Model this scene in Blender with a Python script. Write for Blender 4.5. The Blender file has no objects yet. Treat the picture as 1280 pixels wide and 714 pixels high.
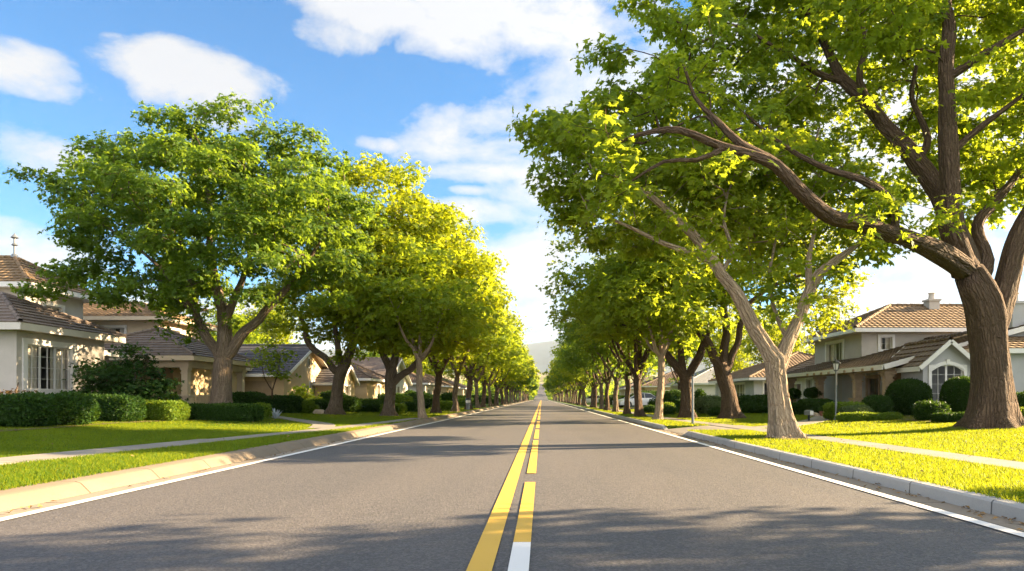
HAZE, SUN_E, SKY_S, SKY_DUST, CLOUD, EXPO, SKY_TINT = 6e-5, 3.8, .05, .4, 2.15, 3.1, (.15, .46, .66)
import bpy, math, random
import numpy as np
from mathutils import Vector, Matrix, noise as mnoise
R = math.radians
sc = bpy.context.scene
COL = sc.collection
F, VX, VY, CH = 853.3, 677.0, 498.0, 1.15       # focal length in photo pixels, vanishing point, eye height

def smooth(a, b, t):
    t = min(1, max(0, (t - a) / (b - a))); return t * t * (3 - 2 * t)
def gz(x, y=20.0):
    """height of the lawn at x"""
    return 0.15 + 0.25 * smooth(7.6, 16.0, abs(x))
def P(px, py, D):
    return ((px - VX) * D / F, D, CH - (py - VY) * D / F)
def G(px, py):
    """where the ground seen at a pixel of the photograph lies"""
    z = 0.15
    for _ in range(30):
        D = F * (CH - z) / max(1.0, py - VY)
        z = gz((px - VX) * D / F)
    return ((px - VX) * D / F, D, z)

# ------------------------------------------------------------------ objects
def tag(o, label=None, cat=None, group=None, kind=None):
    if label: o['label'] = label
    if cat: o['category'] = cat
    if group: o['group'] = group
    if kind: o['kind'] = kind
    return o
def empty(name, loc=(0, 0, 0), rz=0, label=None, cat=None, group=None):
    o = bpy.data.objects.new(name, None); COL.objects.link(o)
    o.location = loc; o.rotation_euler = (0, 0, rz); o.empty_display_size = 0.2
    return tag(o, label, cat, group)
def copy_tree(o, parent=None):
    c = o.copy(); COL.objects.link(c); c.parent = parent
    for ch in [k for k in bpy.data.objects if k.parent == o]:
        copy_tree(ch, c)
    return c
def np_mesh(name, verts, faces, mat=None, smooth_=False, attrs=None, uv=None):
    """verts (n,3); faces: list of (m,k) integer arrays"""
    me = bpy.data.meshes.new(name)
    verts = np.asarray(verts, np.float32)
    if isinstance(faces, np.ndarray): faces = [faces]
    loops = np.concatenate([f.reshape(-1) for f in faces]).astype(np.int32)
    tot = np.concatenate([np.full(len(f), f.shape[1], np.int32) for f in faces])
    start = np.concatenate([[0], np.cumsum(tot)[:-1]]).astype(np.int32)
    me.vertices.add(len(verts)); me.vertices.foreach_set('co', verts.ravel())
    me.loops.add(len(loops)); me.loops.foreach_set('vertex_index', loops)
    me.polygons.add(len(tot)); me.polygons.foreach_set('loop_start', start); me.polygons.foreach_set('loop_total', tot)
    me.polygons.foreach_set('use_smooth', np.full(len(tot), smooth_))
    if uv is not None:
        l = me.uv_layers.new(name='UVMap'); l.data.foreach_set('uv', np.asarray(uv, np.float32).ravel())
    for k, (typ, arr) in (attrs or {}).items():
        a = me.attributes.new(k, typ, 'POINT')
        a.data.foreach_set('value' if typ == 'FLOAT' else 'vector', np.asarray(arr, np.float32).ravel())
    me.update(); me.validate()
    if mat: me.materials.append(mat)
    return me
def link(name, me, parent=None):
    o = bpy.data.objects.new(name, me); COL.objects.link(o); o.parent = parent
    return o

class MB:
    """collects quads, boxes and tubes into one mesh"""
    def __init__(s): s.v = []; s.f = []; s.uv = []
    def poly(s, pts, uvs=None):
        n = len(s.v); s.v += [tuple(p) for p in pts]; s.f.append(tuple(range(n, n + len(pts))))
        s.uv += list(uvs) if uvs else [(p[0] + p[1], p[2]) for p in pts]
    def box(s, x0, x1, y0, y1, z0, z1, fr=None):
        c = [(x0, y0, z0), (x1, y0, z0), (x1, y1, z0), (x0, y1, z0), (x0, y0, z1), (x1, y0, z1), (x1, y1, z1), (x0, y1, z1)]
        if fr: c = [fr(*p) for p in c]
        for q in ((0, 3, 2, 1), (4, 5, 6, 7), (0, 1, 5, 4), (1, 2, 6, 5), (2, 3, 7, 6), (3, 0, 4, 7)):
            s.poly([c[i] for i in q])
    def bar(s, a, b, w, h):
        a = Vector(a); b = Vector(b); d = (b - a).normalized()
        u = Vector((0, 0, 1)) if abs(d.z) < .9 else Vector((1, 0, 0))
        l = d.cross(u).normalized(); u = l.cross(d)
        c = [a + l * i * w / 2 + u * j * h / 2 for i, j in ((-1, -1), (1, -1), (1, 1), (-1, 1))]
        e = [p + (b - a) for p in c]
        for i in range(4): s.poly([c[i], c[(i + 1) % 4], e[(i + 1) % 4], e[i]])
        s.poly(c[::-1]); s.poly(e)
    def lathe(s, prof, n=16, c=(0, 0, 0)):
        """profile of (r, z)"""
        for (r0, z0), (r1, z1) in zip(prof, prof[1:]):
            for i in range(n):
                a, b = 2 * math.pi * i / n, 2 * math.pi * (i + 1) / n
                p = [(c[0] + r * math.cos(t), c[1] + r * math.sin(t), c[2] + z) for r, z, t in ((r0, z0, a), (r0, z0, b), (r1, z1, b), (r1, z1, a))]
                if r0 < 1e-6: p = p[1:]
                elif r1 < 1e-6: p = p[:3]
                s.poly(p)
    def tube(s, pts, r, n=8):
        pts = [Vector(p) for p in pts]
        rings = []
        for i, p in enumerate(pts):
            d = (pts[min(i + 1, len(pts) - 1)] - pts[max(i - 1, 0)]).normalized()
            u = Vector((0, 0, 1)) if abs(d.z) < .9 else Vector((1, 0, 0))
            l = d.cross(u).normalized(); u = l.cross(d)
            rings.append([p + (l * math.cos(2 * math.pi * k / n) + u * math.sin(2 * math.pi * k / n)) * r for k in range(n)])
        for a, b in zip(rings, rings[1:]):
            for k in range(n): s.poly([a[k], a[(k + 1) % n], b[(k + 1) % n], b[k]])
    def build(s, name, mat, parent=None, smooth_=False, weld=False):
        me = bpy.data.meshes.new(name)
        me.from_pydata([tuple(v) for v in s.v], [], s.f)
        l = me.uv_layers.new(name='UVMap'); l.data.foreach_set('uv', np.asarray(s.uv, np.float32).ravel())
        if smooth_ or weld:
            import bmesh
            bm = bmesh.new(); bm.from_mesh(me); bmesh.ops.remove_doubles(bm, verts=bm.verts, dist=1e-4); bm.to_mesh(me); bm.free()
        if smooth_:
            me.shade_smooth(); me.set_sharp_from_angle(angle=R(40))
        me.materials.append(mat)
        return link(name, me, parent)

# ------------------------------------------------------------------ materials
class NT:
    def __init__(s, name):
        s.m = bpy.data.materials.new(name); s.m.use_nodes = True; s.t = s.m.node_tree
        s.b = s.t.nodes['Principled BSDF']; s.out = s.t.nodes['Material Output']
    def n(s, typ, props=None, **inp):
        nd = s.t.nodes.new(typ)
        for k, v in (props or {}).items(): setattr(nd, k, v)
        for k, v in inp.items(): s.set(nd, k, v)
        return nd
    def set(s, nd, k, v):
        k = int(k[1:]) if (k[0] == 'i' and k[1:].isdigit()) else k.replace('_', ' ')
        if isinstance(v, bpy.types.NodeSocket): s.t.links.new(v, nd.inputs[k])
        else: nd.inputs[k].default_value = v
    def math(s, op, a, b=None, c=None):
        nd = s.t.nodes.new('ShaderNodeMath'); nd.operation = op
        for i, v in enumerate((a, b, c)):
            if v is None: continue
            if isinstance(v, bpy.types.NodeSocket): s.t.links.new(v, nd.inputs[i])
            else: nd.inputs[i].default_value = v
        return nd.outputs[0]
    def mix(s, f, a, b, mode='MIX'):
        nd = s.t.nodes.new('ShaderNodeMix'); nd.data_type = 'RGBA'; nd.blend_type = mode
        for i, v in ((0, f), (6, a), (7, b)):
            if isinstance(v, bpy.types.NodeSocket): s.t.links.new(v, nd.inputs[i])
            else: nd.inputs[i].default_value = (tuple(v) + (1,)) if i and len(v) == 3 else v
        return nd.outputs[2]
    def ramp(s, f, stops):
        nd = s.t.nodes.new('ShaderNodeValToRGB'); s.t.links.new(f, nd.inputs[0])
        e = nd.color_ramp.elements
        while len(e) < len(stops): e.new(0.5)
        for k, (p, c) in enumerate(stops):
            e[k].position = p; e[k].color = tuple(c) + (1,) if not isinstance(c, (int, float)) else (c, c, c, 1)
        return nd.outputs[0]
    def coord(s, which='Object'): return s.t.nodes.new('ShaderNodeTexCoord').outputs[which]
    def scale(s, v, sx, sy, sz):
        return s.n('ShaderNodeVectorMath', dict(operation='MULTIPLY'), i0=v, i1=(sx, sy, sz)).outputs[0]
    def noise(s, v, scale, detail=3, rough=.5, out=0, dist=0):
        return s.n('ShaderNodeTexNoise', Vector=v, Scale=scale, Detail=detail, Roughness=rough, Distortion=dist).outputs[out]
    def attr(s, name): 
        nd = s.t.nodes.new('ShaderNodeAttribute'); nd.attribute_name = name; return nd
    def rnd(s): return s.t.nodes.new('ShaderNodeObjectInfo').outputs['Random']
    def bump(s, h, strength=.5, dist=.02):
        b = s.n('ShaderNodeBump', Height=h, Strength=strength, Distance=dist)
        s.t.links.new(b.outputs[0], s.b.inputs['Normal']); return b
    def P(s, **k):
        for a, v in k.items():
            if isinstance(v, tuple) and len(v) == 3: v = v + (1,)
            s.set(s.b, a, v)
        return s

def m_plain(name, col, rough=.6, metal=0, var=.12, vs=3.0, bump=0, bs=60):
    t = NT(name); c = t.coord()
    n = t.noise(c, vs, 4, .6)
    f = t.ramp(n, [(.3, 0), (.7, 1)])
    d = tuple(x * (1 - var) for x in col); l = tuple(min(1, x * (1 + var)) for x in col)
    t.P(Base_Color=t.mix(f, d, l), Roughness=rough, Metallic=metal)
    if bump: t.bump(t.noise(c, bs, 3, .6), bump, .01)
    return t.m

def m_leaf(name, dark, light, trans, tw=.5, gloss=.32):
    t = NT(name)
    tone = t.attr('tone').outputs['Fac']
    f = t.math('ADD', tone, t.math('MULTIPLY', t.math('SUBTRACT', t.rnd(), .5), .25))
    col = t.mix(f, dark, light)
    t.P(Base_Color=col, Roughness=.5, Specular_IOR_Level=gloss)
    tr = t.n('ShaderNodeBsdfTranslucent', Color=t.mix(f, tuple(x * .75 for x in trans), trans))
    mx = t.n('ShaderNodeMixShader', Fac=tw)
    t.t.links.new(t.b.outputs[0], mx.inputs[1]); t.t.links.new(tr.outputs[0], mx.inputs[2])
    t.t.links.new(mx.outputs[0], t.out.inputs[0])
    return t.m

def m_bark(name, c0, c1, c2):
    t = NT(name)
    v = t.attr('bark').outputs['Vector']
    obj = t.coord()
    w = t.n('ShaderNodeVectorMath', dict(operation='ADD'), i0=v, i1=t.scale(t.noise(v, 2.5, 3, .6, out=1), .10, .10, .5)).outputs[0]
    st = t.scale(w, 1, 1, .16)
    r1 = t.n('ShaderNodeTexVoronoi', dict(feature='DISTANCE_TO_EDGE'), Vector=st, Scale=13.0).outputs[0]
    ridge = t.ramp(r1, [(.0, 0), (.30, 1)])
    fine = t.noise(t.scale(w, 1, 1, .3), 55, 5, .7)
    big = t.noise(obj, 1.3, 4, .6)
    col = t.mix(ridge, c0, c1)
    col = t.mix(t.ramp(fine, [(.35, 0), (.75, 1)]), col, c2)
    col = t.mix(t.ramp(big, [(.3, 0), (.75, .5)]), col, tuple(x * .55 for x in c1))
    t.P(Base_Color=col, Roughness=.9, Specular_IOR_Level=.15)
    h = t.math('ADD', t.math('MULTIPLY', ridge, 1.0), t.math('MULTIPLY', fine, .45))
    t.bump(h, .95, .045)
    return t.m

M = {}
M['leaf_green'] = m_leaf('leaf_green', (.036, .088, .016), (.105, .175, .022), (.36, .50, .03), tw=.5, gloss=.2)
M['leaf_yellow'] = m_leaf('leaf_yellow_green', (.095, .165, .010), (.235, .275, .014), (.62, .67, .02), tw=.55, gloss=.2)
M['leaf_mid'] = m_leaf('leaf_mid_green', (.075, .145, .016), (.185, .250, .020), (.56, .66, .03), tw=.58, gloss=.2)
M['leaf_conifer'] = m_leaf('leaf_conifer', (.012, .040, .012), (.03, .08, .02), (.06, .12, .02), tw=.2)
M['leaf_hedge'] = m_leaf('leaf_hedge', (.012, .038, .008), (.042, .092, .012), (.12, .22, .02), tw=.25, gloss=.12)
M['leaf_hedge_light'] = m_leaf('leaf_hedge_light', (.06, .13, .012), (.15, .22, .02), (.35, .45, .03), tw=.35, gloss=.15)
M['leaf_hedge_grey'] = m_leaf('leaf_hedge_grey', (.06, .10, .04), (.14, .18, .075), (.2, .28, .08), tw=.25, gloss=.12)
M['leaf_red'] = m_leaf('leaf_reddish', (.05, .035, .015), (.12, .08, .03), (.25, .12, .03), tw=.3)
M['leaf_agave'] = m_leaf('leaf_pale_blue', (.35, .42, .5), (.6, .66, .72), (.3, .35, .4), tw=.15)
M['grass'] = m_leaf('grass_blades', (.040, .115, .008), (.135, .190, .010), (.46, .50, .02), tw=.5, gloss=.15)
M['bark'] = m_bark('bark_brown', (.032, .020, .013), (.125, .082, .052), (.20, .14, .095))
M['bark_grey'] = m_bark('bark_greybrown', (.05, .036, .026), (.21, .155, .108), (.30, .23, .165))
M['bark_pale'] = m_bark('bark_pale', (.15, .105, .065), (.43, .325, .22), (.55, .43, .31))
M['white'] = m_plain('white_paint', (.74, .72, .68), .45, var=.06, vs=2)
M['cream_trim'] = m_plain('cream_trim', (.60, .50, .36), .5, var=.08, vs=2)
M['stucco_grey'] = m_plain('stucco_grey', (.43, .43, .43), .9, var=.09, vs=1.2, bump=.3)
M['stucco_warm'] = m_plain('stucco_warm_grey', (.47, .435, .39), .9, var=.09, vs=1.2, bump=.3)
M['stucco_tan'] = m_plain('stucco_tan', (.52, .38, .22), .9, var=.10, vs=1.2, bump=.3)
M['stucco_cream'] = m_plain('stucco_cream', (.58, .47, .33), .9, var=.08, vs=1.2, bump=.3)
M['stucco_pale'] = m_plain('stucco_pale', (.62, .58, .52), .9, var=.08, vs=1.2, bump=.3)
M['stone'] = m_plain('column_stone', (.42, .31, .20), .85, var=.18, vs=5, bump=.4)
M['brown_door'] = m_plain('brown_door', (.16, .09, .045), .5, var=.2, vs=5)
M['garage'] = m_plain('garage_door_tan', (.38, .27, .16), .6, var=.06)
M['interior'] = m_plain('interior_wall', (.16, .13, .10), .9)
M['metal_grey'] = m_plain('grey_painted_metal', (.22, .24, .25), .4, .5)
M['metal_dark'] = m_plain('dark_metal', (.03, .035, .035), .4, .6)
M['rock'] = m_plain('pale_rock', (.45, .36, .27), .9, var=.3, vs=6, bump=.5, bs=20)
M['terracotta'] = m_plain('terracotta', (.28, .12, .07), .8, var=.15)
M['mulch'] = m_plain('mulch', (.10, .05, .03), .95, var=.5, vs=14, bump=.8, bs=40)
M['carwhite'] = m_plain('white_car_paint', (.75, .75, .76), .2, var=.02)
M['tyre'] = m_plain('tyre_rubber', (.02, .02, .02), .8)
M['curtain'] = m_plain('curtain', (.80, .74, .62), .9, var=.12, vs=9)
M['lampglass'] = m_plain('lamp_glass', (.75, .74, .68), .2, var=.02)
def m_glass():
    t = NT('window_glass'); t.P(Base_Color=(.03, .035, .04), Roughness=.05, Specular_IOR_Level=.8)
    tr = t.n('ShaderNodeBsdfTransparent', Color=(.97, .98, .98, 1))
    lw = t.n('ShaderNodeLayerWeight', Blend=.35)
    mx = t.n('ShaderNodeMixShader', Fac=t.math('ADD', t.math('MULTIPLY', lw.outputs['Facing'], .45), .08))
    t.t.links.new(tr.outputs[0], mx.inputs[1]); t.t.links.new(t.b.outputs[0], mx.inputs[2]); t.t.links.new(mx.outputs[0], t.out.inputs[0])
    return t.m
M['glass'] = m_glass()
M['car_glass'] = m_plain('car_glass', (.02, .025, .03), .05, var=.01)

def m_roof(name, c0, c1, barrel=.12, flat=False):
    t = NT(name)
    uv = t.coord('UV')
    sep = t.n('ShaderNodeSeparateXYZ', Vector=uv)
    u, v = sep.outputs[0], sep.outputs[1]
    # tiles staggered from course to course
    row = t.math('FLOOR', t.math('DIVIDE', v, .34))
    us = t.math('ADD', t.math('DIVIDE', u, .30), t.math('MULTIPLY', row, .5 if flat else 0.0))
    cell = t.n('ShaderNodeCombineXYZ', X=t.math('FLOOR', us), Y=row)
    rnd = t.n('ShaderNodeTexWhiteNoise', dict(noise_dimensions='2D'), Vector=cell.outputs[0]).outputs['Value']
    big = t.noise(t.coord(), .6, 4, .6)
    f = t.math('ADD', t.math('MULTIPLY', rnd, .55), t.math('MULTIPLY', big, .5))
    col = t.mix(f, c0, c1)
    fr = t.math('FRACT', us)
    prof = t.math('ABSOLUTE', t.math('SINE', t.math('MULTIPLY', us, math.pi)))
    joint = t.ramp(prof, [(0, 0), (.25, 1)])
    col = t.mix(t.math('MULTIPLY', t.math('SUBTRACT', 1.0, joint), .5), col, tuple(x * .4 for x in c0))
    t.P(Base_Color=col, Roughness=.8)
    t.bump(t.math('ADD', prof, t.math('MULTIPLY', t.noise(t.coord(), 30, 3), .2)), .8, barrel * (.25 if flat else 1))
    return t.m
M['roof_grey'] = m_roof('roof_grey_brown_tile', (.12, .09, .075), (.23, .18, .145), .03, True)
M['roof_tan'] = m_roof('roof_tan_barrel_tile', (.15, .095, .045), (.29, .195, .105), .10)
M['roof_brown'] = m_roof('roof_brown_tile', (.10, .066, .042), (.18, .125, .08), .05)
M['roof_slate'] = m_roof('roof_dark_grey_shingle', (.05, .05, .055), (.095, .09, .095), .01, True)
M['roof_pale'] = m_roof('roof_pale_grey', (.3, .3, .31), (.42, .42, .42), .02, True)

# ------------------------------------------------------------------ trees
LEAFLETS = 5
def spray_mesh(name, pos, axis, nrm, size, tone, mat):
    """sprays of narrow leaflets: pos, axis, nrm (n,3)"""
    n = len(pos)
    axis = axis / np.linalg.norm(axis, axis=1, keepdims=True)
    side = np.cross(nrm, axis); side /= np.maximum(np.linalg.norm(side, axis=1, keepdims=True), 1e-6)
    up = np.cross(axis, side)
    rg = np.random.default_rng(n)
    V = []; T = []
    for k in range(LEAFLETS):
        a = (k - (LEAFLETS - 1) / 2) * R(36) + rg.normal(0, .15, n)
        L = size * (1.0 - .10 * abs(k - (LEAFLETS - 1) / 2)) * rg.uniform(.8, 1.15, n)
        d = axis * np.cos(a)[:, None] + side * np.sin(a)[:, None]
        s2 = -axis * np.sin(a)[:, None] + side * np.cos(a)[:, None]
        droop = up * (-.35 + rg.normal(0, .25, n))[:, None]
        w = L * .24
        p0 = pos + d * (L * .08)[:, None]
        mid = pos + d * (L * .5)[:, None] + droop * (L * .15)[:, None]
        tip = pos + d * L[:, None] + droop * (L * .55)[:, None]
        V += [p0, mid + s2 * w[:, None], tip, mid - s2 * w[:, None]]
        T += [tone] * 4
    V = np.stack(V, 1).reshape(-1, 3); T = np.stack(T, 1).reshape(-1)
    nq = n * LEAFLETS
    return np_mesh(name, V, np.arange(nq * 4).reshape(nq, 4), mat, attrs={'tone': ('FLOAT', T)})

def grow(limbs, tips, seed, minz, noise_amp=.12):
    """limbs: list of [(x,y,z,r)...]; returns nodes pos, parent, given radius"""
    rnd = random.Random(seed)
    pos, par, rad, plen = [], [], [], []
    for li, L in enumerate(limbs):
        pts = [Vector(p[:3]) for p in L]; rr = [p[3] for p in L]
        if li == 0: prev = -1
        else:
            A = np.array(pos); prev = int(np.argmin(((A - np.array(pts[0])) ** 2).sum(1)))
            pts[0] = Vector(pos[prev])
        # smooth the polyline (Catmull-Rom) and walk it
        for i in range(len(pts) - 1):
            a, b = pts[i], pts[i + 1]
            p0 = pts[max(i - 1, 0)]; p3 = pts[min(i + 2, len(pts) - 1)]
            n = max(1, int((b - a).length / .28))
            for k in range(0 if (i == 0 and prev < 0) else 1, n + 1):
                t = k / n
                q = .5 * ((2 * a) + (b - p0) * t + (2 * p0 - 5 * a + 4 * b - p3) * t * t + (3 * a - p0 - 3 * b + p3) * t ** 3)
                r = rr[i] + (rr[i + 1] - rr[i]) * t
                if r < .4 or i > 0:
                    q = q + Vector(mnoise.noise_vector(q * 1.1 + Vector((seed, 0, 0)))) * min(.12, r * .6) * (1 if r < .22 else .35)
                pl = 0 if prev < 0 else plen[prev] + (q - Vector(pos[prev])).length
                pos.append(tuple(q)); par.append(prev); rad.append(r); plen.append(pl); prev = len(pos) - 1
    cap = len(pos) + len(tips) * 14
    A = np.zeros((cap, 3)); A[:len(pos)] = pos
    PL = np.zeros(cap); PL[:len(pos)] = plen
    n = len(pos); n0 = n
    pen = np.zeros(cap); pen[:n] = np.where((A[:n, 2] < minz), 6.0, 0.0)
    skel = A[:n].copy()
    d0 = np.array([np.min(((skel - t) ** 2).sum(1)) for t in tips])
    order = np.argsort(d0)
    isend = []
    for ti in order:
        t = tips[ti]
        D = np.sqrt(((A[:n] - t) ** 2).sum(1))
        j = int(np.argmin(D + .18 * PL[:n] + pen[:n])); d = D[j]
        if d < .05: continue
        a = Vector(A[j]); b = Vector(t)
        pj = par[j]
        dirp = (a - Vector(A[pj])).normalized() if pj >= 0 else Vector((0, 0, 1))
        c = a + (dirp * .5 + Vector((0, 0, .12))) * d * .55
        k = min(12, max(1, int(d / .35)))
        prev = j
        for i in range(1, k + 1):
            s = i / k
            q = a * (1 - s) ** 2 + c * 2 * s * (1 - s) + b * s * s
            if i < k: q = q + Vector(mnoise.noise_vector(q * 1.7)) * noise_amp * min(1, d * .5)
            A[n] = q; par.append(prev); rad.append(0); PL[n] = PL[prev] + d / k
            prev = n; n += 1
        isend.append(prev)
    return A[:n], np.array(par), np.array(rad), n0, isend

def tube_mesh(name, A, par, rad, mat, min_r=.006, base_flare=True, seed=0, hi=1.0, lean=None):
    n = len(A)
    child = [[] for _ in range(n)]
    for i in range(n):
        if par[i] >= 0: child[par[i]].append(i)
    tips = np.zeros(n)
    for i in range(n - 1, -1, -1):
        if not child[i]: tips[i] += 1
        if par[i] >= 0: tips[par[i]] += tips[i]
    pipe = .0085 * tips ** .42
    r = np.where(rad > 0, np.maximum(rad, np.minimum(pipe, rad * 1.15)), pipe)
    # a side branch never thicker than what carries it
    for i in range(n):
        if par[i] >= 0: r[i] = min(r[i], r[par[i]] * .985) if rad[i] == 0 else r[i]
    V, Fc, B = [], [], []
    starts = [i for i in range(n) if par[i] < 0]
    rs = np.random.default_rng(seed)
    ph = rs.uniform(0, 6.28, 4)
    def chain_from(s, par_node):
        ids = [] if par_node < 0 else [par_node]
        i = s
        while True:
            ids.append(i)
            if not child[i]: break
            ks = sorted(child[i], key=lambda k: -(r[k] + (1 if rad[k] > 0 and k == i + 1 else 0)))
            i = ks[0]
            for k in ks[1:]: todo.append((k, par_of(k)))
        return ids
    def par_of(k): return int(par[k])
    todo = [(s, -1) for s in starts]
    off = 0
    zb = A[starts[0]][2]
    while todo:
        s, pn = todo.pop()
        ids = chain_from(s, pn)
        rr = [r[i] for i in ids]
        if pn >= 0: rr[0] = min(r[pn] * .95, rr[1] * 1.35) if len(rr) > 1 else rr[0]
        m = len(ids)
        while m > 1 and rr[m - 1] < min_r: m -= 1
        if m < 2: continue
        ids, rr = ids[:m], rr[:m]
        R0 = max(rr)
        seg = int((28 if R0 > .25 else 14 if R0 > .1 else 7 if R0 > .035 else 4 if R0 > .014 else 3) * (hi if R0 > .1 else 1))
        seg = max(3, seg)
        L = 0; T0 = None; X = None
        th = np.arange(seg) / seg * 2 * math.pi
        for q, i in enumerate(ids):
            p = A[i]
            a = A[ids[max(q - 1, 0)]]; b = A[ids[min(q + 1, m - 1)]]
            d = b - a; d = d / max(1e-6, np.linalg.norm(d))
            if X is None:
                u = np.array([1., 0, 0]) if abs(d[0]) < .9 else np.array([0, 1., 0])
                X = u - d * u.dot(d)
            else: X = X - d * X.dot(d)
            X /= np.linalg.norm(X); Y = np.cross(d, X)
            if q: L += float(np.linalg.norm(p - A[ids[q - 1]]))
            rad_ = np.full(seg, rr[q])
            if R0 > .1:
                rad_ = rad_ * (1 + .055 * np.sin(3 * th + ph[0] + L * .5) + .05 * np.sin(5 * th + ph[1] - L * .8) + .035 * np.sin(9 * th + ph[2] + L * .3) + .05 * math.sin(L * 2.1 + ph[3]))
            if base_flare and pn < 0:
                h = max(0, p[2] - zb - .25)
                fl = math.exp(-h / .30)
                rad_ = rad_ * (1 + fl * (.30 + .22 * np.sin(5 * th + ph[1]) + .14 * np.sin(8 * th + ph[2])))
            ring = p + np.cos(th)[:, None] * X * rad_[:, None] + np.sin(th)[:, None] * Y * rad_[:, None]
            V.append(ring)
            B.append(np.stack([np.cos(th) * rad_, np.sin(th) * rad_, np.full(seg, L)], 1))
            if q:
                k = np.arange(seg); k2 = (k + 1) % seg
                o0 = off - seg
                Fc.append(np.stack([o0 + k, o0 + k2, off + k2, off + k], 1))
            off += seg
    return np_mesh(name, np.concatenate(V), np.concatenate(Fc), mat, True, attrs={'bark': ('FLOAT_VECTOR', np.concatenate(B))})

def crown_tips(blobs, npuff, per, rg, puff_r=(.8, 1.35), squash=.8, minz=2.6, gap=.62):
    """blobs (x,y,z,r) in tree space; foliage puffs, each with a few twig tips on its upper shell"""
    B = np.array(blobs); w = B[:, 3] ** 2; w = w / w.sum()
    C = []; tips = []; cen = []
    tries = 0
    while len(C) < npuff and tries < npuff * 40:
        tries += 1
        k = rg.choice(len(B), p=w)
        d = rg.normal(size=3); d /= np.linalg.norm(d)
        rr = B[k, 3] * (.35 + .6 * rg.uniform() ** .6)
        c = B[k, :3] + d * rr * np.array([1, 1, squash])
        if c[2] < minz + .5: continue
        if C and np.min(np.linalg.norm(np.array(C) - c, axis=1)) < gap: continue
        C.append(c)
        pr = rg.uniform(*puff_r)
        for _ in range(per):
            d = rg.normal(size=3); d /= np.linalg.norm(d); d[2] = abs(d[2]) * .9 - .25
            tips.append(c + d * pr * rg.uniform(.45, 1.0) * np.array([1, 1, .62])); cen.append(c)
    return np.array(tips), np.array(cen)

def make_tree(name, limbs, blobs, seed, mat_leaf, mat_bark, npuff=80, per=10, sprays=26, leaf=.15, spread=.30,
              minz=2.6, pen_z=2.6, min_r=.006, hi=1.0, puff_r=(.8, 1.35), squash=.8, tone_bias=0.0, tufts=0, gap=.62, tuft_r=(.5, 1.5)):
    rg = np.random.default_rng(seed)
    tips, cen = crown_tips(blobs, npuff, per, rg, puff_r, squash, minz, gap)
    if tufts:
        ex = []
        for L in limbs[1:]:
            for a, b in zip(L, L[1:]):
                a_, b_ = np.array(a[:3]), np.array(b[:3]); ln = np.linalg.norm(b_ - a_)
                for _ in range(int(ln * tufts * (2.2 if b[3] < .1 else 1) + rg.uniform())):
                    if b[3] > .33: continue
                    q = a_ + (b_ - a_) * rg.uniform(); d = rg.normal(size=3); d[2] = d[2] * .8 + .25; d /= np.linalg.norm(d)
                    q = q + d * rg.uniform(*tuft_r)
                    if q[2] > minz - .4: ex += [q, q + rg.normal(size=3) * .3]
            e_ = np.array(L[-1][:3])
            for _ in range(7): ex.append(e_ + rg.normal(size=3) * np.array([.5, .5, .4]))
        ex = np.array(ex); tips = np.concatenate([tips, ex]); cen = np.concatenate([cen, ex - np.array([0, 0, .3])])
    A, par, rad, n0, ends = grow(limbs, tips, seed, pen_z)
    trunk = tube_mesh('trunk', A, par, rad, mat_bark, min_r=min_r, seed=seed, hi=hi)
    # sprays round the tips
    n = len(tips) * sprays
    idx = np.repeat(np.arange(len(tips)), sprays)
    pos = tips[idx] + rg.normal(size=(n, 3)) * np.array([spread, spread, spread * .62])
    pos = pos[pos[:, 2] > minz - .6]; idx = idx[:len(pos)]
    n = len(pos)
    centre = np.array([B[:3] for B in blobs]).mean(0)
    o = pos - centre; o /= np.linalg.norm(o, axis=1, keepdims=True)
    op = pos - cen[idx]; op /= np.maximum(np.linalg.norm(op, axis=1, keepdims=True), .05)
    o = o * .35 + op * .85
    axis = o * .8 + rg.normal(size=(n, 3)) * .5 + np.array([0, 0, -.35])
    nrm = np.array([0, 0, .75]) + o * .8 + rg.normal(size=(n, 3)) * .4
    clump = np.array([mnoise.noise(Vector(p) * .55) for p in tips])[idx]
    tone = np.clip(.42 + .55 * clump + rg.normal(0, .16, n) + tone_bias, 0, 1)
    size = leaf * rg.uniform(.5, 1.4, n)
    crown = spray_mesh('crown', pos, axis, nrm, size, tone, mat_leaf)
    return trunk, crown

def place_tree(name, meshes, loc, rz, label, group=None, scale=1.0, cat='tree'):
    root = empty(name, loc, rz, label, cat, group)
    root.scale = (scale, scale, scale)
    link('trunk', meshes[0], root); link('crown', meshes[1], root)
    return root

def px_tree(base, D, limbs_px, blobs_px, rk=1.0):
    """limbs and crown measured in the photograph, turned into metres round the tree's own base"""
    b = P(base[0], base[1], D)
    def conv(px, py, dd):
        q = P(px, py, D)      # at the tree's own distance; dd moves it nearer or farther in metres
        k = (D + dd) / D
        return (q[0] * k - b[0], dd, (q[2] - CH) * k + CH - b[2])
    L = [[conv(p[0], p[1], p[3] if len(p) > 3 else 0) + (p[2] * rk,) for p in l] for l in limbs_px]
    if True:
        f = L[0][0]; L[0].insert(0, (f[0], f[1], f[2] - .25, f[3] * 1.0))
    Bl = [conv(q[0], q[1], q[2]) + (q[3],) for q in blobs_px]
    return L, Bl, (b[0], b[1], gz(b[0]))
# ------------------------------------------------------------------ the street trees
def named_tree(label, base, D, limbs, blobs, seed, leafm, barkm, group=None, rk=1.0, **kw):
    L, B, loc = px_tree(base, D, limbs, blobs, rk)
    me = make_tree('x', L, B, seed, M[leafm], M[barkm], **kw)
    return place_tree('street_tree', me, loc, 0, label, group)
GL, GR = 'street trees along the left kerb', 'street trees along the right kerb'

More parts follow.
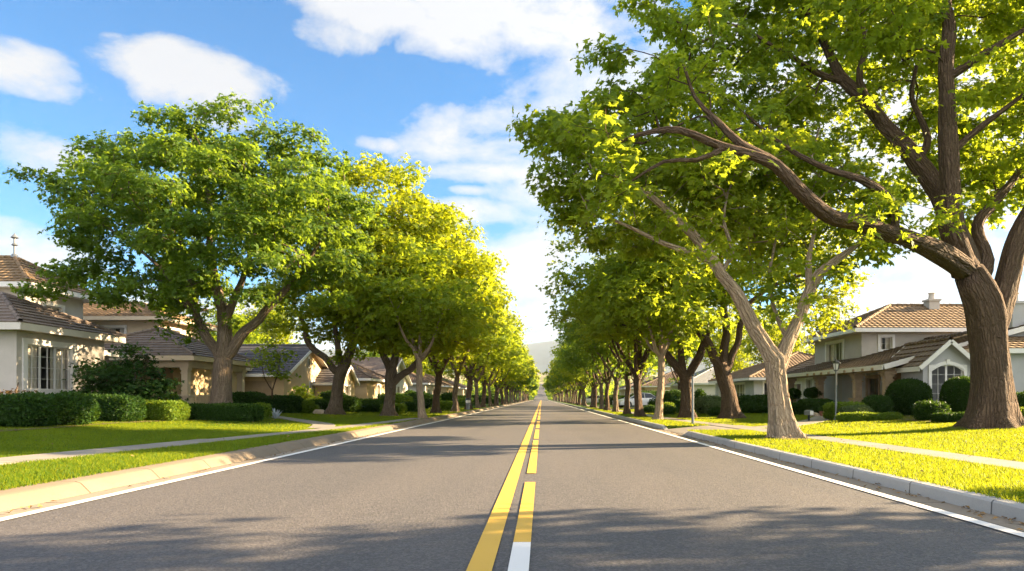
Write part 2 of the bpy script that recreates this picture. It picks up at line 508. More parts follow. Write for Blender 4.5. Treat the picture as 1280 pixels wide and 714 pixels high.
# big tree at the right, nearest of all
named_tree('largest street tree, very thick dark trunk and heavy bent limbs, on the right lawn', (1240, 542), 19.4,
  [[(1240, 543, .66), (1241, 530, .58), (1241, 500, .53), (1238, 450, .50), (1232, 400, .50), (1221, 370, .48), (1210, 348, .42)],
   [(1208, 352, .34), (1172, 322, .28, -.9), (1132, 305, .235, -1.8), (1085, 292, .205, -2.7), (1040, 280, .18, -3.4), (1008, 256, .16, -3.8), (968, 218, .135, -4.1), (905, 194, .10, -4.3), (850, 174, .072, -4.4), (800, 178, .045, -4.4), (758, 194, .025, -4.4)],
   [(965, 216, .12, -4.1), (925, 190, .09, -4), (895, 160, .07, -3.8), (868, 130, .045, -3.6), (855, 90, .03, -3.4)],
   [(905, 196, .07, -4.3), (870, 210, .055, -4.5), (830, 212, .04, -4.6), (785, 240, .025, -4.6)],
   [(1120, 301, .15, -2.1), (1118, 276, .13, -2.2), (1104, 250, .115, -2.3), (1076, 232, .10, -2.4), (1040, 222, .08, -2.5), (1000, 204, .06, -2.6), (960, 176, .04, -2.7), (930, 150, .025, -2.8)],
   [(1207, 352, .40), (1190, 290, .33, .4), (1175, 250, .30, .7), (1145, 208, .27, 1), (1108, 165, .23, 1.3), (1078, 132, .20, 1.5), (1050, 98, .16, 1.7), (1030, 60, .12, 1.9), (1008, 20, .09, 2), (990, -30, .06, 2)],
   [(1060, 108, .11, 1.6), (1020, 98, .09, 1.5), (975, 70, .06, 1.4), (925, 40, .04, 1.2)],
   [(1108, 165, .12, 1.3), (1075, 110, .10, .8), (1082, 60, .08, .5), (1060, 0, .05, .3)],
   [(1200, 350, .36), (1193, 300, .31, -.1), (1187, 230, .27, -.2), (1184, 160, .24, -.3), (1184, 80, .19, -.2), (1182, 0, .14, 0), (1178, -80, .09, .2)],
   [(1184, 110, .12, -.3), (1225, 78, .10, -.6), (1275, 48, .07, -.9), (1330, 20, .04, -1)],
   [(1187, 200, .10, -.2), (1235, 160, .08, -.5), (1290, 118, .05, -.8)],
   [(1150, 208, .12, 1), (1160, 180, .10, 1.4), (1140, 130, .08, 1.8), (1145, 90, .05, 2)],
   [(1238, 440, .34), (1250, 390, .33, .2), (1262, 345, .33, .4), (1275, 300, .29, .5), (1305, 240, .22, .6), (1335, 170, .14, .8), (1350, 90, .08, 1)],
   [(1212, 372, .24), (1232, 330, .20, .5), (1222, 290, .17, .9), (1240, 262, .15, 1.2), (1268, 232, .11, 1.6), (1290, 190, .07, 2)]],
  [(1240, 40, 3, 3.6), (1330, 90, 2.5, 3.6), (1110, 40, 4.0, 3.2), (1010, 60, 3.4, 3.0), (930, 90, 2.6, 2.6), (860, 110, 1.2, 2.4), (790, 130, -.4, 1.9), (738, 150, -1.4, 1.5), (750, 70, -1, 1.3),
   (800, 50, -.2, 1.8), (880, 20, 1, 2.4), (1180, 110, 4.5, 2.8), (1240, 160, 4.5, 2.6), (1090, 120, 5, 2.6), (1000, -40, 2, 3.2), (1150, -70, 1, 4), (1300, -40, 0, 4), (1060, 160, 5, 2.2), (1180, 190, 5, 2.2), (1280, 190, 4, 2), (770, 210, -.6, 1.3), (710, 205, -.5, 1.2),
   (960, 160, 3.5, 2.0), (870, 190, 2.5, 1.7), (1150, 40, -2.5, 1.5), (1060, 0, -2, 1.6), (1220, 260, 5, 1.6), (1340, 200, 0, 2.2), (1130, 240, 5.5, 1.5)],
  11, 'leaf_mid', 'bark', rk=.95, npuff=235, per=9, sprays=22, gap=.75, tufts=.3, leaf=.165, spread=.22, minz=4.2, pen_z=5.3, hi=1.6, puff_r=(.6, 1.1))

# pale forked tree on the verge
named_tree('pale-barked street tree forking in a wide V beside the right sidewalk', (980, 548), 16.9,
  [[(980, 549, .50), (979, 540, .42), (976, 520, .375), (971, 490, .345), (968, 465, .35), (967, 450, .36)],
   [(963, 456, .27), (945, 415, .24, -.1), (925, 375, .215, -.2), (900, 340, .19, -.3), (878, 310, .17, -.3), (850, 275, .135, -.3), (815, 245, .10, -.2), (780, 228, .065, 0), (745, 220, .04, .2)],
   [(886, 320, .12, -.3), (860, 316, .10, -.5), (825, 302, .075, -.6), (780, 280, .05, -.6), (735, 262, .03, -.6)],
   [(972, 458, .26), (985, 425, .23, .1), (1002, 392, .205, .2), (1013, 362, .19, .2), (1022, 345, .17, .3), (1050, 322, .12, .4), (1078, 300, .08, .5), (1100, 270, .05, .6)],
   [(1013, 362, .12, .2), (1010, 330, .10, .4), (1018, 290, .06, .9), (1022, 250, .035, 1.4)],
   [(905, 346, .09, -.3), (915, 315, .075, .5), (905, 275, .05, 1.2), (910, 240, .03, 1.6)],
   [(985, 425, .07, .2), (968, 385, .065, .8), (962, 340, .05, 1.4), (972, 290, .035, 2)]],
  [(770, 245, 1.2, 1.4), (720, 240, .8, 1.0), (830, 225, 2.2, 1.7), (900, 215, 3.4, 1.9), (975, 235, 3.6, 2.0), (1040, 270, 2.8, 1.6), (1070, 315, 1.6, 1.0), (1050, 345, 1.6, .8), (740, 290, .8, 1.0), (800, 285, 2.4, 1.3),
   (880, 265, 4, 1.7), (980, 300, 4, 1.6), (940, 160, 4.5, 2.0), (715, 190, .8, 1.1), (940, 330, 4.2, 1.0)],
  12, 'leaf_mid', 'bark_pale', rk=.73, npuff=95, per=9, sprays=22, gap=.7, tufts=.8, tuft_r=(.5, 1.3), leaf=.145, spread=.19, minz=3.3, pen_z=3.9, hi=1.4, puff_r=(.6, 1.0))

# two dark leaning ones behind it
named_tree('thick brown street tree with leaning limbs behind the pale forked tree', (915, 524), 32.8,
  [[(915, 525, .74), (914, 515, .62), (910, 490, .54), (904, 470, .55), (900, 455, .50)],
   [(896, 460, .34), (884, 430, .31), (868, 405, .27), (850, 388, .22), (835, 370, .16), (812, 345, .11), (790, 330, .07)],
   [(903, 458, .36), (908, 425, .30), (904, 385, .24), (900, 340, .18), (905, 290, .10)],
   [(908, 470, .28), (922, 430, .24), (930, 390, .20), (960, 362, .14), (1000, 345, .09), (1035, 340, .05)]],
  [(800, 310, 0, 3.2), (860, 260, 0, 4.2), (930, 250, 0, 4.2), (985, 290, 1, 3.5), (1025, 345, 1.5, 2.2), (1045, 385, 2, 1.4), (775, 350, 0, 2.2), (900, 330, 3, 3), (760, 280, 0, 2.5), (1015, 400, 4, 1.6)],
  13, 'leaf_yellow', 'bark', rk=.66, npuff=84, per=10, sprays=15, gap=1.2, tufts=.8, leaf=.17, spread=.28, minz=3.4, pen_z=3.2, min_r=.014, puff_r=(.9, 1.5))
named_tree('dark-trunked street tree beside the plain grey post on the right verge', (859, 523), 34.1,
  [[(859, 524, .52), (859, 512, .42), (858, 490, .37), (856, 470, .38)],
   [(852, 474, .30), (838, 448, .26), (822, 428, .20), (800, 412, .14), (775, 405, .08)],
   [(855, 472, .26), (852, 440, .22), (846, 400, .16), (840, 360, .09)],
   [(862, 474, .30), (876, 440, .26), (885, 412, .20), (905, 380, .12), (925, 350, .07)]],
  [(770, 385, 0, 3.0), (740, 400, 0, 2.2), (800, 345, 0, 3.6), (850, 320, 0, 4), (900, 340, 0, 3.2), (745, 350, 0, 2.4), (920, 380, 1, 2), (800, 400, 2, 2)],
  14, 'leaf_mid', 'bark', rk=.72, npuff=78, per=10, sprays=15, gap=1.2, tufts=.8, leaf=.17, spread=.28, minz=3.2, pen_z=3.0, min_r=.014, puff_r=(.9, 1.5))

# left side
named_tree('big dark green street tree on the left lawn before the porch house', (275, 530), 26.7,
  [[(275, 531, .66), (275, 522, .54), (276, 505, .47), (278, 480, .45), (279, 455, .45)],
   [(273, 458, .26), (262, 432, .23), (248, 405, .21), (243, 385, .18), (238, 350, .13), (225, 310, .08)],
   [(245, 398, .12), (222, 380, .10), (195, 370, .08), (160, 362, .06), (120, 350, .04)],
   [(279, 456, .36), (281, 425, .33), (279, 398, .30), (270, 365, .24), (262, 320, .17), (262, 270, .11), (255, 220, .06)],
   [(281, 405, .20), (298, 370, .17), (312, 325, .13), (322, 270, .08)],
   [(285, 456, .27), (302, 428, .24), (322, 404, .21), (345, 380, .17), (368, 355, .13), (390, 325, .09), (410, 290, .05)],
   [(243, 390, .10), (200, 340, .08, -1), (150, 300, .06, -1.4), (90, 265, .04, -1.5)]],
  [(92, 245, 0, 1.5), (58, 228, 0, .8), (145, 218, 0, 2.0), (180, 186, 0, 1.1), (230, 198, 0, 2.3), (300, 193, 0, 2.1), (262, 163, 0, .9), (360, 222, 1, 1.9), (392, 235, 0, 1.5), (432, 275, 0, 1.3), (325, 172, 0, .8), (405, 258, .5, 1.6), (430, 290, .5, 1.5), (400, 325, 0, 1.8),
   (150, 280, -2, 2.5), (240, 270, -3, 3), (330, 280, -2.5, 2.8), (105, 330, -1, 1.5), (70, 360, -1, .9), (150, 350, -1.5, 1.5), (110, 385, -1.5, .7), (330, 350, -2, 1.4), (430, 345, 0, 1.1), (230, 330, -2.5, 1.6),
   (200, 250, 3, 3), (320, 260, 3, 3), (180, 388, -.5, .8), (400, 370, 0, .8), (240, 370, 2, 1.5)],
  15, 'leaf_green', 'bark_grey', rk=.76, npuff=150, per=11, sprays=27, gap=.95, tufts=.8, leaf=.145, spread=.20, minz=3.0, pen_z=3.6, min_r=.008, hi=1.2, puff_r=(.7, 1.25))
named_tree('yellow-green street tree with a low left limb in front of the dark-roofed tan house', (419, 520), 37.6,
  [[(419, 521, .52), (420, 512, .42), (422, 490, .36), (425, 470, .35), (429, 460, .34)],
   [(423, 472, .24), (405, 448, .21), (386, 432, .18), (380, 410, .15), (372, 390, .10), (360, 370, .06)],
   [(431, 462, .32), (441, 432, .28), (452, 405, .25), (462, 380, .19), (476, 345, .13), (485, 300, .08)],
   [(428, 462, .22), (421, 430, .18), (420, 390, .13), (410, 350, .08)]],
  [(478, 240, 0, 2.3), (450, 270, 0, 3.0), (500, 280, 0, 3.0), (415, 310, 0, 3.6), (475, 330, 0, 4.2), (530, 310, 0, 2.6), (370, 370, 0, 2.6), (430, 375, 0, 3.0), (390, 410, 0, 1.2), (540, 350, 0, 2.2), (470, 395, 0, 2.2), (450, 225, 0, 1.2)],
  16, 'leaf_yellow', 'bark_grey', rk=.85, npuff=125, per=11, sprays=19, gap=1.15, tufts=.7, leaf=.18, spread=.27, minz=3.3, pen_z=3.2, min_r=.014, puff_r=(.9, 1.5), tone_bias=.1)
named_tree('bright yellow-green street tree with a long right limb reaching over the left verge', (486, 520), 37.9,
  [[(486, 521, .50), (486, 512, .40), (487, 495, .34), (488, 475, .36), (489, 462, .33)],
   [(486, 465, .26), (477, 440, .23), (470, 415, .17), (455, 395, .11)],
   [(491, 464, .28), (496, 435, .24), (498, 400, .18), (505, 360, .11)],
   [(494, 482, .27), (512, 462, .23), (528, 446, .19), (545, 430, .14), (560, 412, .08)]],
  [(525, 320, 0, 3.2), (555, 300, 0, 1.8), (500, 370, 0, 3.6), (555, 355, 0, 3.0), (590, 385, 0, 1.4), (470, 410, 0, 2.0), (530, 410, 0, 2.8), (570, 405, 0, 2.0), (535, 275, 0, 1.5), (440, 395, 1, 1.5)],
  17, 'leaf_yellow', 'bark_grey', rk=.82, npuff=110, per=11, sprays=19, gap=1.15, tufts=.7, leaf=.18, spread=.27, minz=3.2, pen_z=3.0, min_r=.014, puff_r=(.9, 1.4))

# the rest of both rows: a few kinds, repeated
def generic(seed, leafm, barkm, H=12.3, rad=4.2, tr=.20, leaf=.21, npuff=66, sprays=15, per=9, pale=False, fork=2.5):
    rg = random.Random(seed)
    lean = rg.uniform(-.25, .25)
    limbs = [[(0, 0, -.3, tr * 1.3), (0, 0, 0, tr * 1.25), (lean * .2, 0, .4, tr * 1.02), (lean * .5, 0, 1.3, tr * .9), (lean, .1, fork, tr * .9)]]
    nl = 4
    a0 = rg.uniform(0, 6.28)
    for k in range(nl):
        a = a0 + k * 2 * math.pi / nl + rg.uniform(-.4, .4)
        up = rg.uniform(.9, 1.5)
        q = []
        for s in (0, .2, .42, .65, .85, 1.0):
            rr = rad * .62 * s ** .9
            q.append((lean + math.cos(a) * rr, .1 + math.sin(a) * rr, fork - .1 + (H * .62 - fork) * s ** .95 * min(1, up * .8) + .2 * math.sin(s * 7 + k), tr * (.62 - .50 * s)))
        limbs.append(q)
    limbs.append([(lean, .1, fork, tr * .6), (lean + .2, .2, fork + 1.6, tr * .5), (lean - .1, 0, fork + 3.6, tr * .35), (lean, -.2, H * .75, tr * .15)])
    blobs = [(0, 0, H * .62, rad * .72), (0, 0, H * .80, rad * .52)]
    for k in range(9):
        a = k * 2 * math.pi / 9 + rg.uniform(-.3, .3)
        z = H * rg.uniform(.40, .70)
        blobs.append((math.cos(a) * rad * .62, math.sin(a) * rad * .62, z, rad * rg.uniform(.32, .44)))
    return make_tree('x', limbs, blobs, seed, M[leafm], M[barkm], npuff=npuff, per=per, sprays=sprays, leaf=leaf, spread=.32, gap=.95, tufts=.3,
                     minz=fork + .8, pen_z=fork + .2, min_r=.018, puff_r=(.9, 1.5), squash=.85)
SHADE = generic(36, 'leaf_green', 'bark', H=12.0, npuff=76, sprays=18, tr=.3)
K = [generic(31, 'leaf_mid', 'bark', H=12.6, tr=.25), generic(32, 'leaf_yellow', 'bark_grey', H=12.4), generic(33, 'leaf_green', 'bark', H=12.2), generic(34, 'leaf_green', 'bark_grey', H=11.6, rad=4.2)]
SL = generic(41, 'leaf_mid', 'bark_pale', H=9.0, rad=3.0, tr=.17, npuff=40, leaf=.2, fork=2.9)
FAR = [generic(51, 'leaf_yellow', 'bark_grey', leaf=.45, npuff=50, sprays=8, per=6), generic(52, 'leaf_green', 'bark', leaf=.45, npuff=50, sprays=8, per=6)]
ORD = ['first', 'second', 'third', 'fourth', 'fifth', 'sixth', 'seventh', 'eighth', 'ninth', 'tenth', 'eleventh', 'twelfth', 'thirteenth', 'fourteenth', 'fifteenth']
def px_base(px, D): return (px - VX) * D / F
rs = random.Random(5)
# slender pale ones close to the kerb
x = px_base(527, 34); place_tree('street_tree', SL, (x, 34, gz(x)), 1.0, 'slender pale-barked young tree on the left verge between two brown trunks', GL)
x = px_base(823.5, 31.6); place_tree('street_tree', SL, (x, 31.6, gz(x)), 3.9, 'slender pale-barked street tree at the right kerb, left of the plain grey post', GR)
left = [(544, 46, 0), (569, 50, 1), (586, 60, 0)]
Lab_l = ['street tree with dark bent limbs just behind the slender pale left tree', 'street tree right behind the dark-limbed one on the left verge',
         'left row street tree whose trunk stands just short of the small white post box']
for (px, D, k), lab in zip(left, Lab_l):
    x = px_base(px, D); place_tree('street_tree', K[k], (x, D, gz(x)), rs.uniform(0, 6), lab, GL)
right = [(799, 37, 0), (783.6, 42.5, 2), (769, 49, 3), (758.5, 55, 2)]
Lab_r = ['stout street tree standing in front of the parked white car', 'street tree just left of the parked white car, in the right row',
         'right row street tree in front of the blue-grey driveway fence', 'right row street tree with a forked trunk, farther off than the driveway']
for (px, D, k), lab in zip(right, Lab_r):
    x = px_base(px, D); place_tree('street_tree', K[k], (x, D, gz(x)), rs.uniform(0, 6), lab, GR, scale=.86)
for side, g in ((-1, GL), (1, GR)):
    D = 68.0 if side < 0 else 62.0; i = 0
    word = 'left' if side < 0 else 'right'
    while D < 330:
        near = D < 120
        src = K if near else FAR
        if side < 0: me = src[[1, 0, 1, 0][i % 4]] if near else src[i % 2]
        else: me = src[[3, 0, 2, 1][i % 4]] if near else src[(i + 1) % 2]
        xx = side * (6.35 if side < 0 else 5.5) + rs.uniform(-.25, .25)
        if near: lab = 'street tree in the %s row, %s one beyond the %s' % (word, ORD[i], 'white post box' if side < 0 else 'driveway')
        else: lab = 'small distant street tree near the far end of the %s row' % word
        place_tree('street_tree', me, (xx, D, .14), rs.uniform(0, 6), lab, g if near else ('distant street trees of the %s row' % word), scale=rs.uniform(.92, 1.05) * (.86 if side > 0 else 1))
        D += rs.uniform(7.0, 8.6) if near else rs.uniform(8.5, 10.5); i += 1
# one more street tree beside the camera, outside the frame: it throws the shadow across the near road
place_tree('street_tree', SHADE, (15.2, 6.6, gz(15.2)), 2.0, 'street tree on the right lawn beside the viewer, casting shade on the near road', GR, scale=.86)

# trees behind the houses
BG = 'trees standing behind the houses'
def bgt(px, D, k, s, lab):
    x = px_base(px, D); place_tree('background_tree', k, (x, D, .3), rs.uniform(0, 6), lab, BG, scale=s)
bgt(330, 70, K[1], .98, 'yellow-green tree rising behind the ridge of the dark-roofed tan house')
bgt(285, 62, K[0], .82, 'bright green tree between the porch house and the dark-roofed house')
bgt(465, 92, K[2], .72, 'blue-green tree behind the small brown-roofed house with the arched window')
bgt(500, 98, K[1], .95, 'yellow-green tree behind the far pink-walled house on the left')
bgt(535, 120, K[0], .95, 'mid green tree behind the farthest house on the left')
bgt(905, 78, K[1], .85, 'bright yellow-green tree behind the long low house on the right')
bgt(850, 88, K[2], 1.0, 'dark green tree behind the hedge by the parked white car')
bgt(800, 100, K[3], 1.0, 'dark green tree behind the white-roofed house')
bgt(970, 66, K[1], .80, 'yellow-green tree between the long low house and the barrel-tiled house')
bgt(1150, 62, K[0], .50, 'green tree hidden behind the two-storey grey house')
# dark conifer-like one
def conifer():
    rg = np.random.default_rng(61)
    blobs = [(0, 0, 2.0 + k * .95, 2.3 * (1 - k / 9) + .4) for k in range(9)]
    limbs = [[(0, 0, -.3, .3), (0, 0, 1, .26), (0, 0, 5, .16), (0, 0, 10, .05)]]
    return make_tree('x', limbs, blobs, 61, M['leaf_conifer'], M['bark'], npuff=90, per=7, sprays=12, leaf=.26, spread=.4, minz=1.0, pen_z=.8, min_r=.02, puff_r=(.5, .9))
CN = conifer()
bgt(1026, 72, CN, .88, 'dark green evergreen between the barrel-tiled house and the two-storey house')
bgt(1050, 80, CN, .80, 'dark evergreen just behind the two-storey grey house')
bgt(448, 80, CN, .55, 'small blue-green evergreen right of the brown hip roof on the left')
bgt(205, 58, K[3], .75, 'green tree behind the upper storey of the porch house')
# ------------------------------------------------------------------ houses
def frame_of(p0, p1):
    a = Vector((p0[0], p0[1], 0)); b = Vector((p1[0], p1[1], 0)); u = (b - a).normalized(); n = Vector((u.y, -u.x, 0))
    return (lambda uu, nn, z: tuple(a + u * uu + n * nn + Vector((0, 0, z)))), (b - a).length
def wall(mb, p0, p1, z0, z1, openings=(), t=.22):
    """openings (u0,u1,z0,z1); a wall face with real holes and reveals"""
    fr, L = frame_of(p0, p1)
    us = sorted({0, L, *[o[0] for o in openings], *[o[1] for o in openings]})
    zs = sorted({z0, z1, *[o[2] for o in openings], *[o[3] for o in openings]})
    for ua, ub in zip(us, us[1:]):
        for za, zb in zip(zs, zs[1:]):
            mu, mz = (ua + ub) / 2, (za + zb) / 2
            if any(o[0] < mu < o[1] and o[2] < mz < o[3] for o in openings): continue
            mb.poly([fr(ua, 0, za), fr(ub, 0, za), fr(ub, 0, zb), fr(ua, 0, zb)])
            mb.poly([fr(ua, -t, za), fr(ua, -t, zb), fr(ub, -t, zb), fr(ub, -t, za)])
    for o in openings:
        a, b, c, d = o[:4]
        for q in (((a, c), (a, d)), ((a, d), (b, d)), ((b, d), (b, c)), ((b, c), (a, c))):
            (u0, w0), (u1, w1) = q
            mb.poly([fr(u0, 0, w0), fr(u1, 0, w1), fr(u1, -t, w1), fr(u0, -t, w0)])
def window(parent, p0, p1, o, cols=2, rows=3, trim=.13, mat='white', arch=0, curtain=True, sill=True, name='window', panes=1):
    fr, L = frame_of(p0, p1)
    a, b, c, d = o[:4]
    mb = MB()
    tw = trim
    mb.box(a - tw, a + .004, -.06, .05, c - tw, d + (0 if arch else tw), fr); mb.box(b - .004, b + tw, -.06, .05, c - tw, d + (0 if arch else tw), fr)
    mb.box(a + .006, b - .006, -.06, .048, c - tw, c + .003, fr)
    if not arch: mb.box(a + .006, b - .006, -.06, .048, d - .003, d + tw, fr)
    else:
        n = 12
        for i in range(n):
            t0, t1 = i / n, (i + 1) / n
            def zz(t): return d - arch + arch * math.sin(math.pi * t) 
            A0, A1 = a - tw + (b - a + 2 * tw) * t0, a - tw + (b - a + 2 * tw) * t1
            z0_, z1_ = zz(t0), zz(t1)
            pts = [(A0, z0_), (A1, z1_), (A1, z1_ + tw * 1.25), (A0, z0_ + tw * 1.25)]
            f = [fr(u, .055, z) for u, z in pts]; k = [fr(u, -.05, z) for u, z in pts]
            mb.poly(f); mb.poly([f[3], f[2], k[2], k[3]]); mb.poly([f[1], f[0], k[0], k[1]])
        # spandrels between the arch and the square hole
        for s in (0, 1):
            for i in range(n // 2):
                t0, t1 = i / n, (i + 1) / n
                if s: t0, t1 = 1 - t1, 1 - t0
                A0, A1 = a + (b - a) * t0, a + (b - a) * t1
                mb.poly([fr(A0, .02, zz(t0)), fr(A1, .02, zz(t1)), fr(A1, .02, d + .01), fr(A0, .02, d + .01)])
        m = (a + b) / 2
        mb.box(m - .07, m + .07, -.03, .08, d + tw * .3, d + tw * 1.9, fr)
    if sill: mb.box(a - tw - .08, b + tw + .08, -.04, .13, c - tw - .09, c - tw - .005, fr)
    # sash
    s = .05
    mb.box(a, a + s, -.14, -.08, c, d, fr); mb.box(b - s, b, -.14, -.08, c, d, fr)
    mb.box(a + s, b - s, -.14, -.08, c, c + s, fr); mb.box(a + s, b - s, -.14, -.08, d - s, d, fr)
    for i in range(1, cols * panes):
        u = a + (b - a) * i / (cols * panes); w = .04 if i % cols == 0 else .007
        mb.box(u - w, u + w, -.135, -.085, c + s, d - s, fr)
    for i in range(1, rows):
        z = c + (d - c) * i / rows; mb.box(a + s, b - s, -.128, -.092, z - .007, z + .007, fr)
    w = mb.build(name, M[mat], parent)
    g = MB(); g.poly([fr(a + .01, -.11, c + .01), fr(b - .01, -.11, c + .01), fr(b - .01, -.11, d - .01), fr(a + .01, -.11, d - .01)])
    g.build('pane', M['glass'], w)
    if curtain:
        cm = MB(); n = 28
        for k in range(n):
            u0, u1 = a + (b - a) * k / n, a + (b - a) * (k + 1) / n
            if abs((k + .5) / n - .5) < .14: continue
            cm.poly([fr(u0, -.24 - .03 * (k % 2), c - .05), fr(u1, -.24 - .03 * ((k + 1) % 2), c - .05), fr(u1, -.24 - .03 * ((k + 1) % 2), d + .05), fr(u0, -.24 - .03 * (k % 2), d + .05)])
        cm.build('curtain', M['curtain'], w)
    return w
def roof_plane(mb, a, b, c, d, course=.34, lift=.045, u0=0):
    """eave a-b, top d-c (c above b); overlapping courses"""
    a, b, c, d = map(Vector, (a, b, c, d))
    n = (b - a).cross(d - a).normalized() if (d - a).length > 1e-3 else (b - a).cross(c - a).normalized()
    if n.z < 0: n = -n
    H = ((c + d) / 2 - (a + b) / 2)
    ud = (b - a).normalized(); vd = n.cross(ud); 
    hl = abs((d - a).dot(vd))
    N = max(1, int(round(hl / course)))
    def uv(p): return ((p - a).dot(ud) + u0, (p - a).dot(vd) * (1 if (d - a).dot(vd) > 0 else -1) + .001)
    for i in range(N):
        s, e = i / N, (i + 1) / N
        p = a.lerp(d, s), b.lerp(c, s), b.lerp(c, e), a.lerp(d, e)
        q = [p[0] + n * lift, p[1] + n * lift, p[2], p[3]]
        uvs = [(uv(x)[0], (i + (.05 if k < 2 else .95)) * .34) for k, x in enumerate(p)]
        mb.poly(q, uvs)
        mb.poly([p[0], p[1], q[1], q[0]], [uvs[0], uvs[1], uvs[1], uvs[0]])
def caps(mb, a, b, r=.09):
    a, b = Vector(a), Vector(b); L = (b - a).length; n = max(1, int(L / .4)); d = (b - a) / n
    for i in range(n):
        mb.tube([a + d * i + Vector((0, 0, .05)), a + d * (i + 1) + Vector((0, 0, .03))], r * (1.0 if i % 2 else .93), 7)
def eaves(parent, x0, x1, y0, y1, z, mat='white', h=.2, gut=True):
    mb = MB(); t = .05
    mb.box(x0, x1, y0, y0 + t, z - h, z, None); mb.box(x0, x1, y1 - t, y1, z - h, z)
    mb.box(x0, x0 + t, y0 + t, y1 - t, z - h, z); mb.box(x1 - t, x1, y0 + t, y1 - t, z - h, z)
    mb.poly([(x0 + t, y0 + t, z - h + .03), (x0 + t, y1 - t, z - h + .03), (x1 - t, y1 - t, z - h + .03), (x1 - t, y0 + t, z - h + .03)])
    return mb.build('eaves', M[mat], parent)
def hip_roof(parent, x0, x1, y0, y1, z, pitch, oh, mat, trim='white', h=.2, course=.34, ridge=None):
    X0, X1, Y0, Y1 = x0 - oh, x1 + oh, y0 - oh, y1 + oh
    w, l = X1 - X0, Y1 - Y0; s = min(w, l) / 2; rise = s * math.tan(pitch); zt = z + rise
    if w < l: r0, r1 = ((X0 + X1) / 2, Y0 + s, zt), ((X0 + X1) / 2, Y1 - s, zt)
    else: r0, r1 = (X0 + s, (Y0 + Y1) / 2, zt), (X1 - s, (Y0 + Y1) / 2, zt)
    A, B, C, D = (X0, Y0, z), (X1, Y0, z), (X1, Y1, z), (X0, Y1, z)
    mb = MB()
    if w < l:
        roof_plane(mb, A, B, r0, r0, course); roof_plane(mb, B, C, r1, r0, course); roof_plane(mb, C, D, r1, r1, course); roof_plane(mb, D, A, r0, r1, course)
        hips = ((A, r0), (B, r0), (C, r1), (D, r1))
    else:
        roof_plane(mb, A, B, r1, r0, course); roof_plane(mb, B, C, r1, r1, course); roof_plane(mb, C, D, r0, r1, course); roof_plane(mb, D, A, r0, r0, course)
        hips = ((A, r0), (B, r1), (C, r1), (D, r0))
    for a, b in hips: caps(mb, a, b)
    if (Vector(r1) - Vector(r0)).length > .3: caps(mb, r0, r1)
    r = mb.build('roof', M[mat], parent)
    eaves(parent, X0, X1, Y0, Y1, z, trim, h)
    return r, r0, r1
def gable_roof(parent, x0, x1, y0, y1, z, pitch, oh, mat, axis='y', trim='white', wallmb=None, rake=True, course=.34, bw=.2, ends=(0, 1)):
    """ridge along axis"""
    mb = MB(); tb = MB()
    if axis == 'y': f = lambda u, v, zz: (u, v, zz); a0, a1, b0, b1 = x0, x1, y0, y1
    else: f = lambda u, v, zz: (v, u, zz); a0, a1, b0, b1 = y0, y1, x0, x1
    m = (a0 + a1) / 2; half = (a1 - a0) / 2; tp = math.tan(pitch); zt = z + half * tp; ze = z - oh * tp
    B0, B1 = b0 - oh, b1 + oh
    for s in (-1, 1):
        e = m + s * (half + oh)
        roof_plane(mb, f(e, B0, ze), f(e, B1, ze), f(m, B1, zt), f(m, B0, zt), course)
        # soffit and boards
        tb.poly([f(e, B0, ze - .02), f(e, B1, ze - .02), f(m, B1, zt - .02), f(m, B0, zt - .02)])
        tb.bar(f(e, B0 + .06, ze - .10), f(e, B1 - .06, ze - .10), .05, .20)
        if rake:
            for bb in (B0, B1): tb.bar(f(e, bb, ze - bw * .5), f(m, bb, zt - bw * .5), .06, bw)
    caps(mb, f(m, B0, zt), f(m, B1, zt))
    r = mb.build('roof', M[mat], parent); tb.build('eaves', M[trim], parent)
    if wallmb is not None:
        for bb in [(b0, b1)[k] for k in ends]:
            wallmb.poly([f(a0, bb, z), f(a1, bb, z), f(m, bb, zt - .03)])
    return r, f(m, B0, zt), f(m, B1, zt), zt
def rect(x0, x1, y0, y1): return dict(S=((x0, y0), (x1, y0)), E=((x1, y0), (x1, y1)), N=((x1, y1), (x0, y1)), W=((x0, y1), (x0, y0)))
def chimney(parent, x, y, z0, z1, w=.7, mat='stucco_warm'):
    mb = MB(); mb.box(x - w / 2, x + w / 2, y - w / 2, y + w / 2, z0, z1); mb.box(x - w / 2 - .07, x + w / 2 + .07, y - w / 2 - .07, y + w / 2 + .07, z1 + .002, z1 + .12)
    mb.lathe([(.0, .12), (.2, .12), (.16, .45), (.2, .47), (.2, .52), (.0, .55)], 10, (x, y, z1))
    return mb.build('chimney', M[mat], parent)
def column(parent, x, y, z0, z1, w=.34, mat='stone', pier=0):
    mb = MB(); h = w / 2
    if pier: mb.box(x - h - .10, x + h + .10, y - h - .10, y + h + .10, z0, z0 + pier); mb.box(x - h - .15, x + h + .15, y - h - .15, y + h + .15, z0 + pier + .001, z0 + pier + .09)
    zb = z0 + pier + (.09 if pier else 0)
    if not pier: mb.box(x - h - .06, x + h + .06, y - h - .06, y + h + .06, z0, z0 + .16); zb = z0 + .16
    mb.box(x - h, x + h, y - h, y + h, zb, z1 - .26)
    mb.box(x - h - .04, x + h + .04, y - h - .04, y + h + .04, z1 - .42, z1 - .36)
    mb.box(x - h - .05, x + h + .05, y - h - .05, y + h + .05, z1 - .26, z1 - .14); mb.box(x - h - .11, x + h + .11, y - h - .11, y + h + .11, z1 - .139, z1)
    return mb.build('column', M[mat], parent)
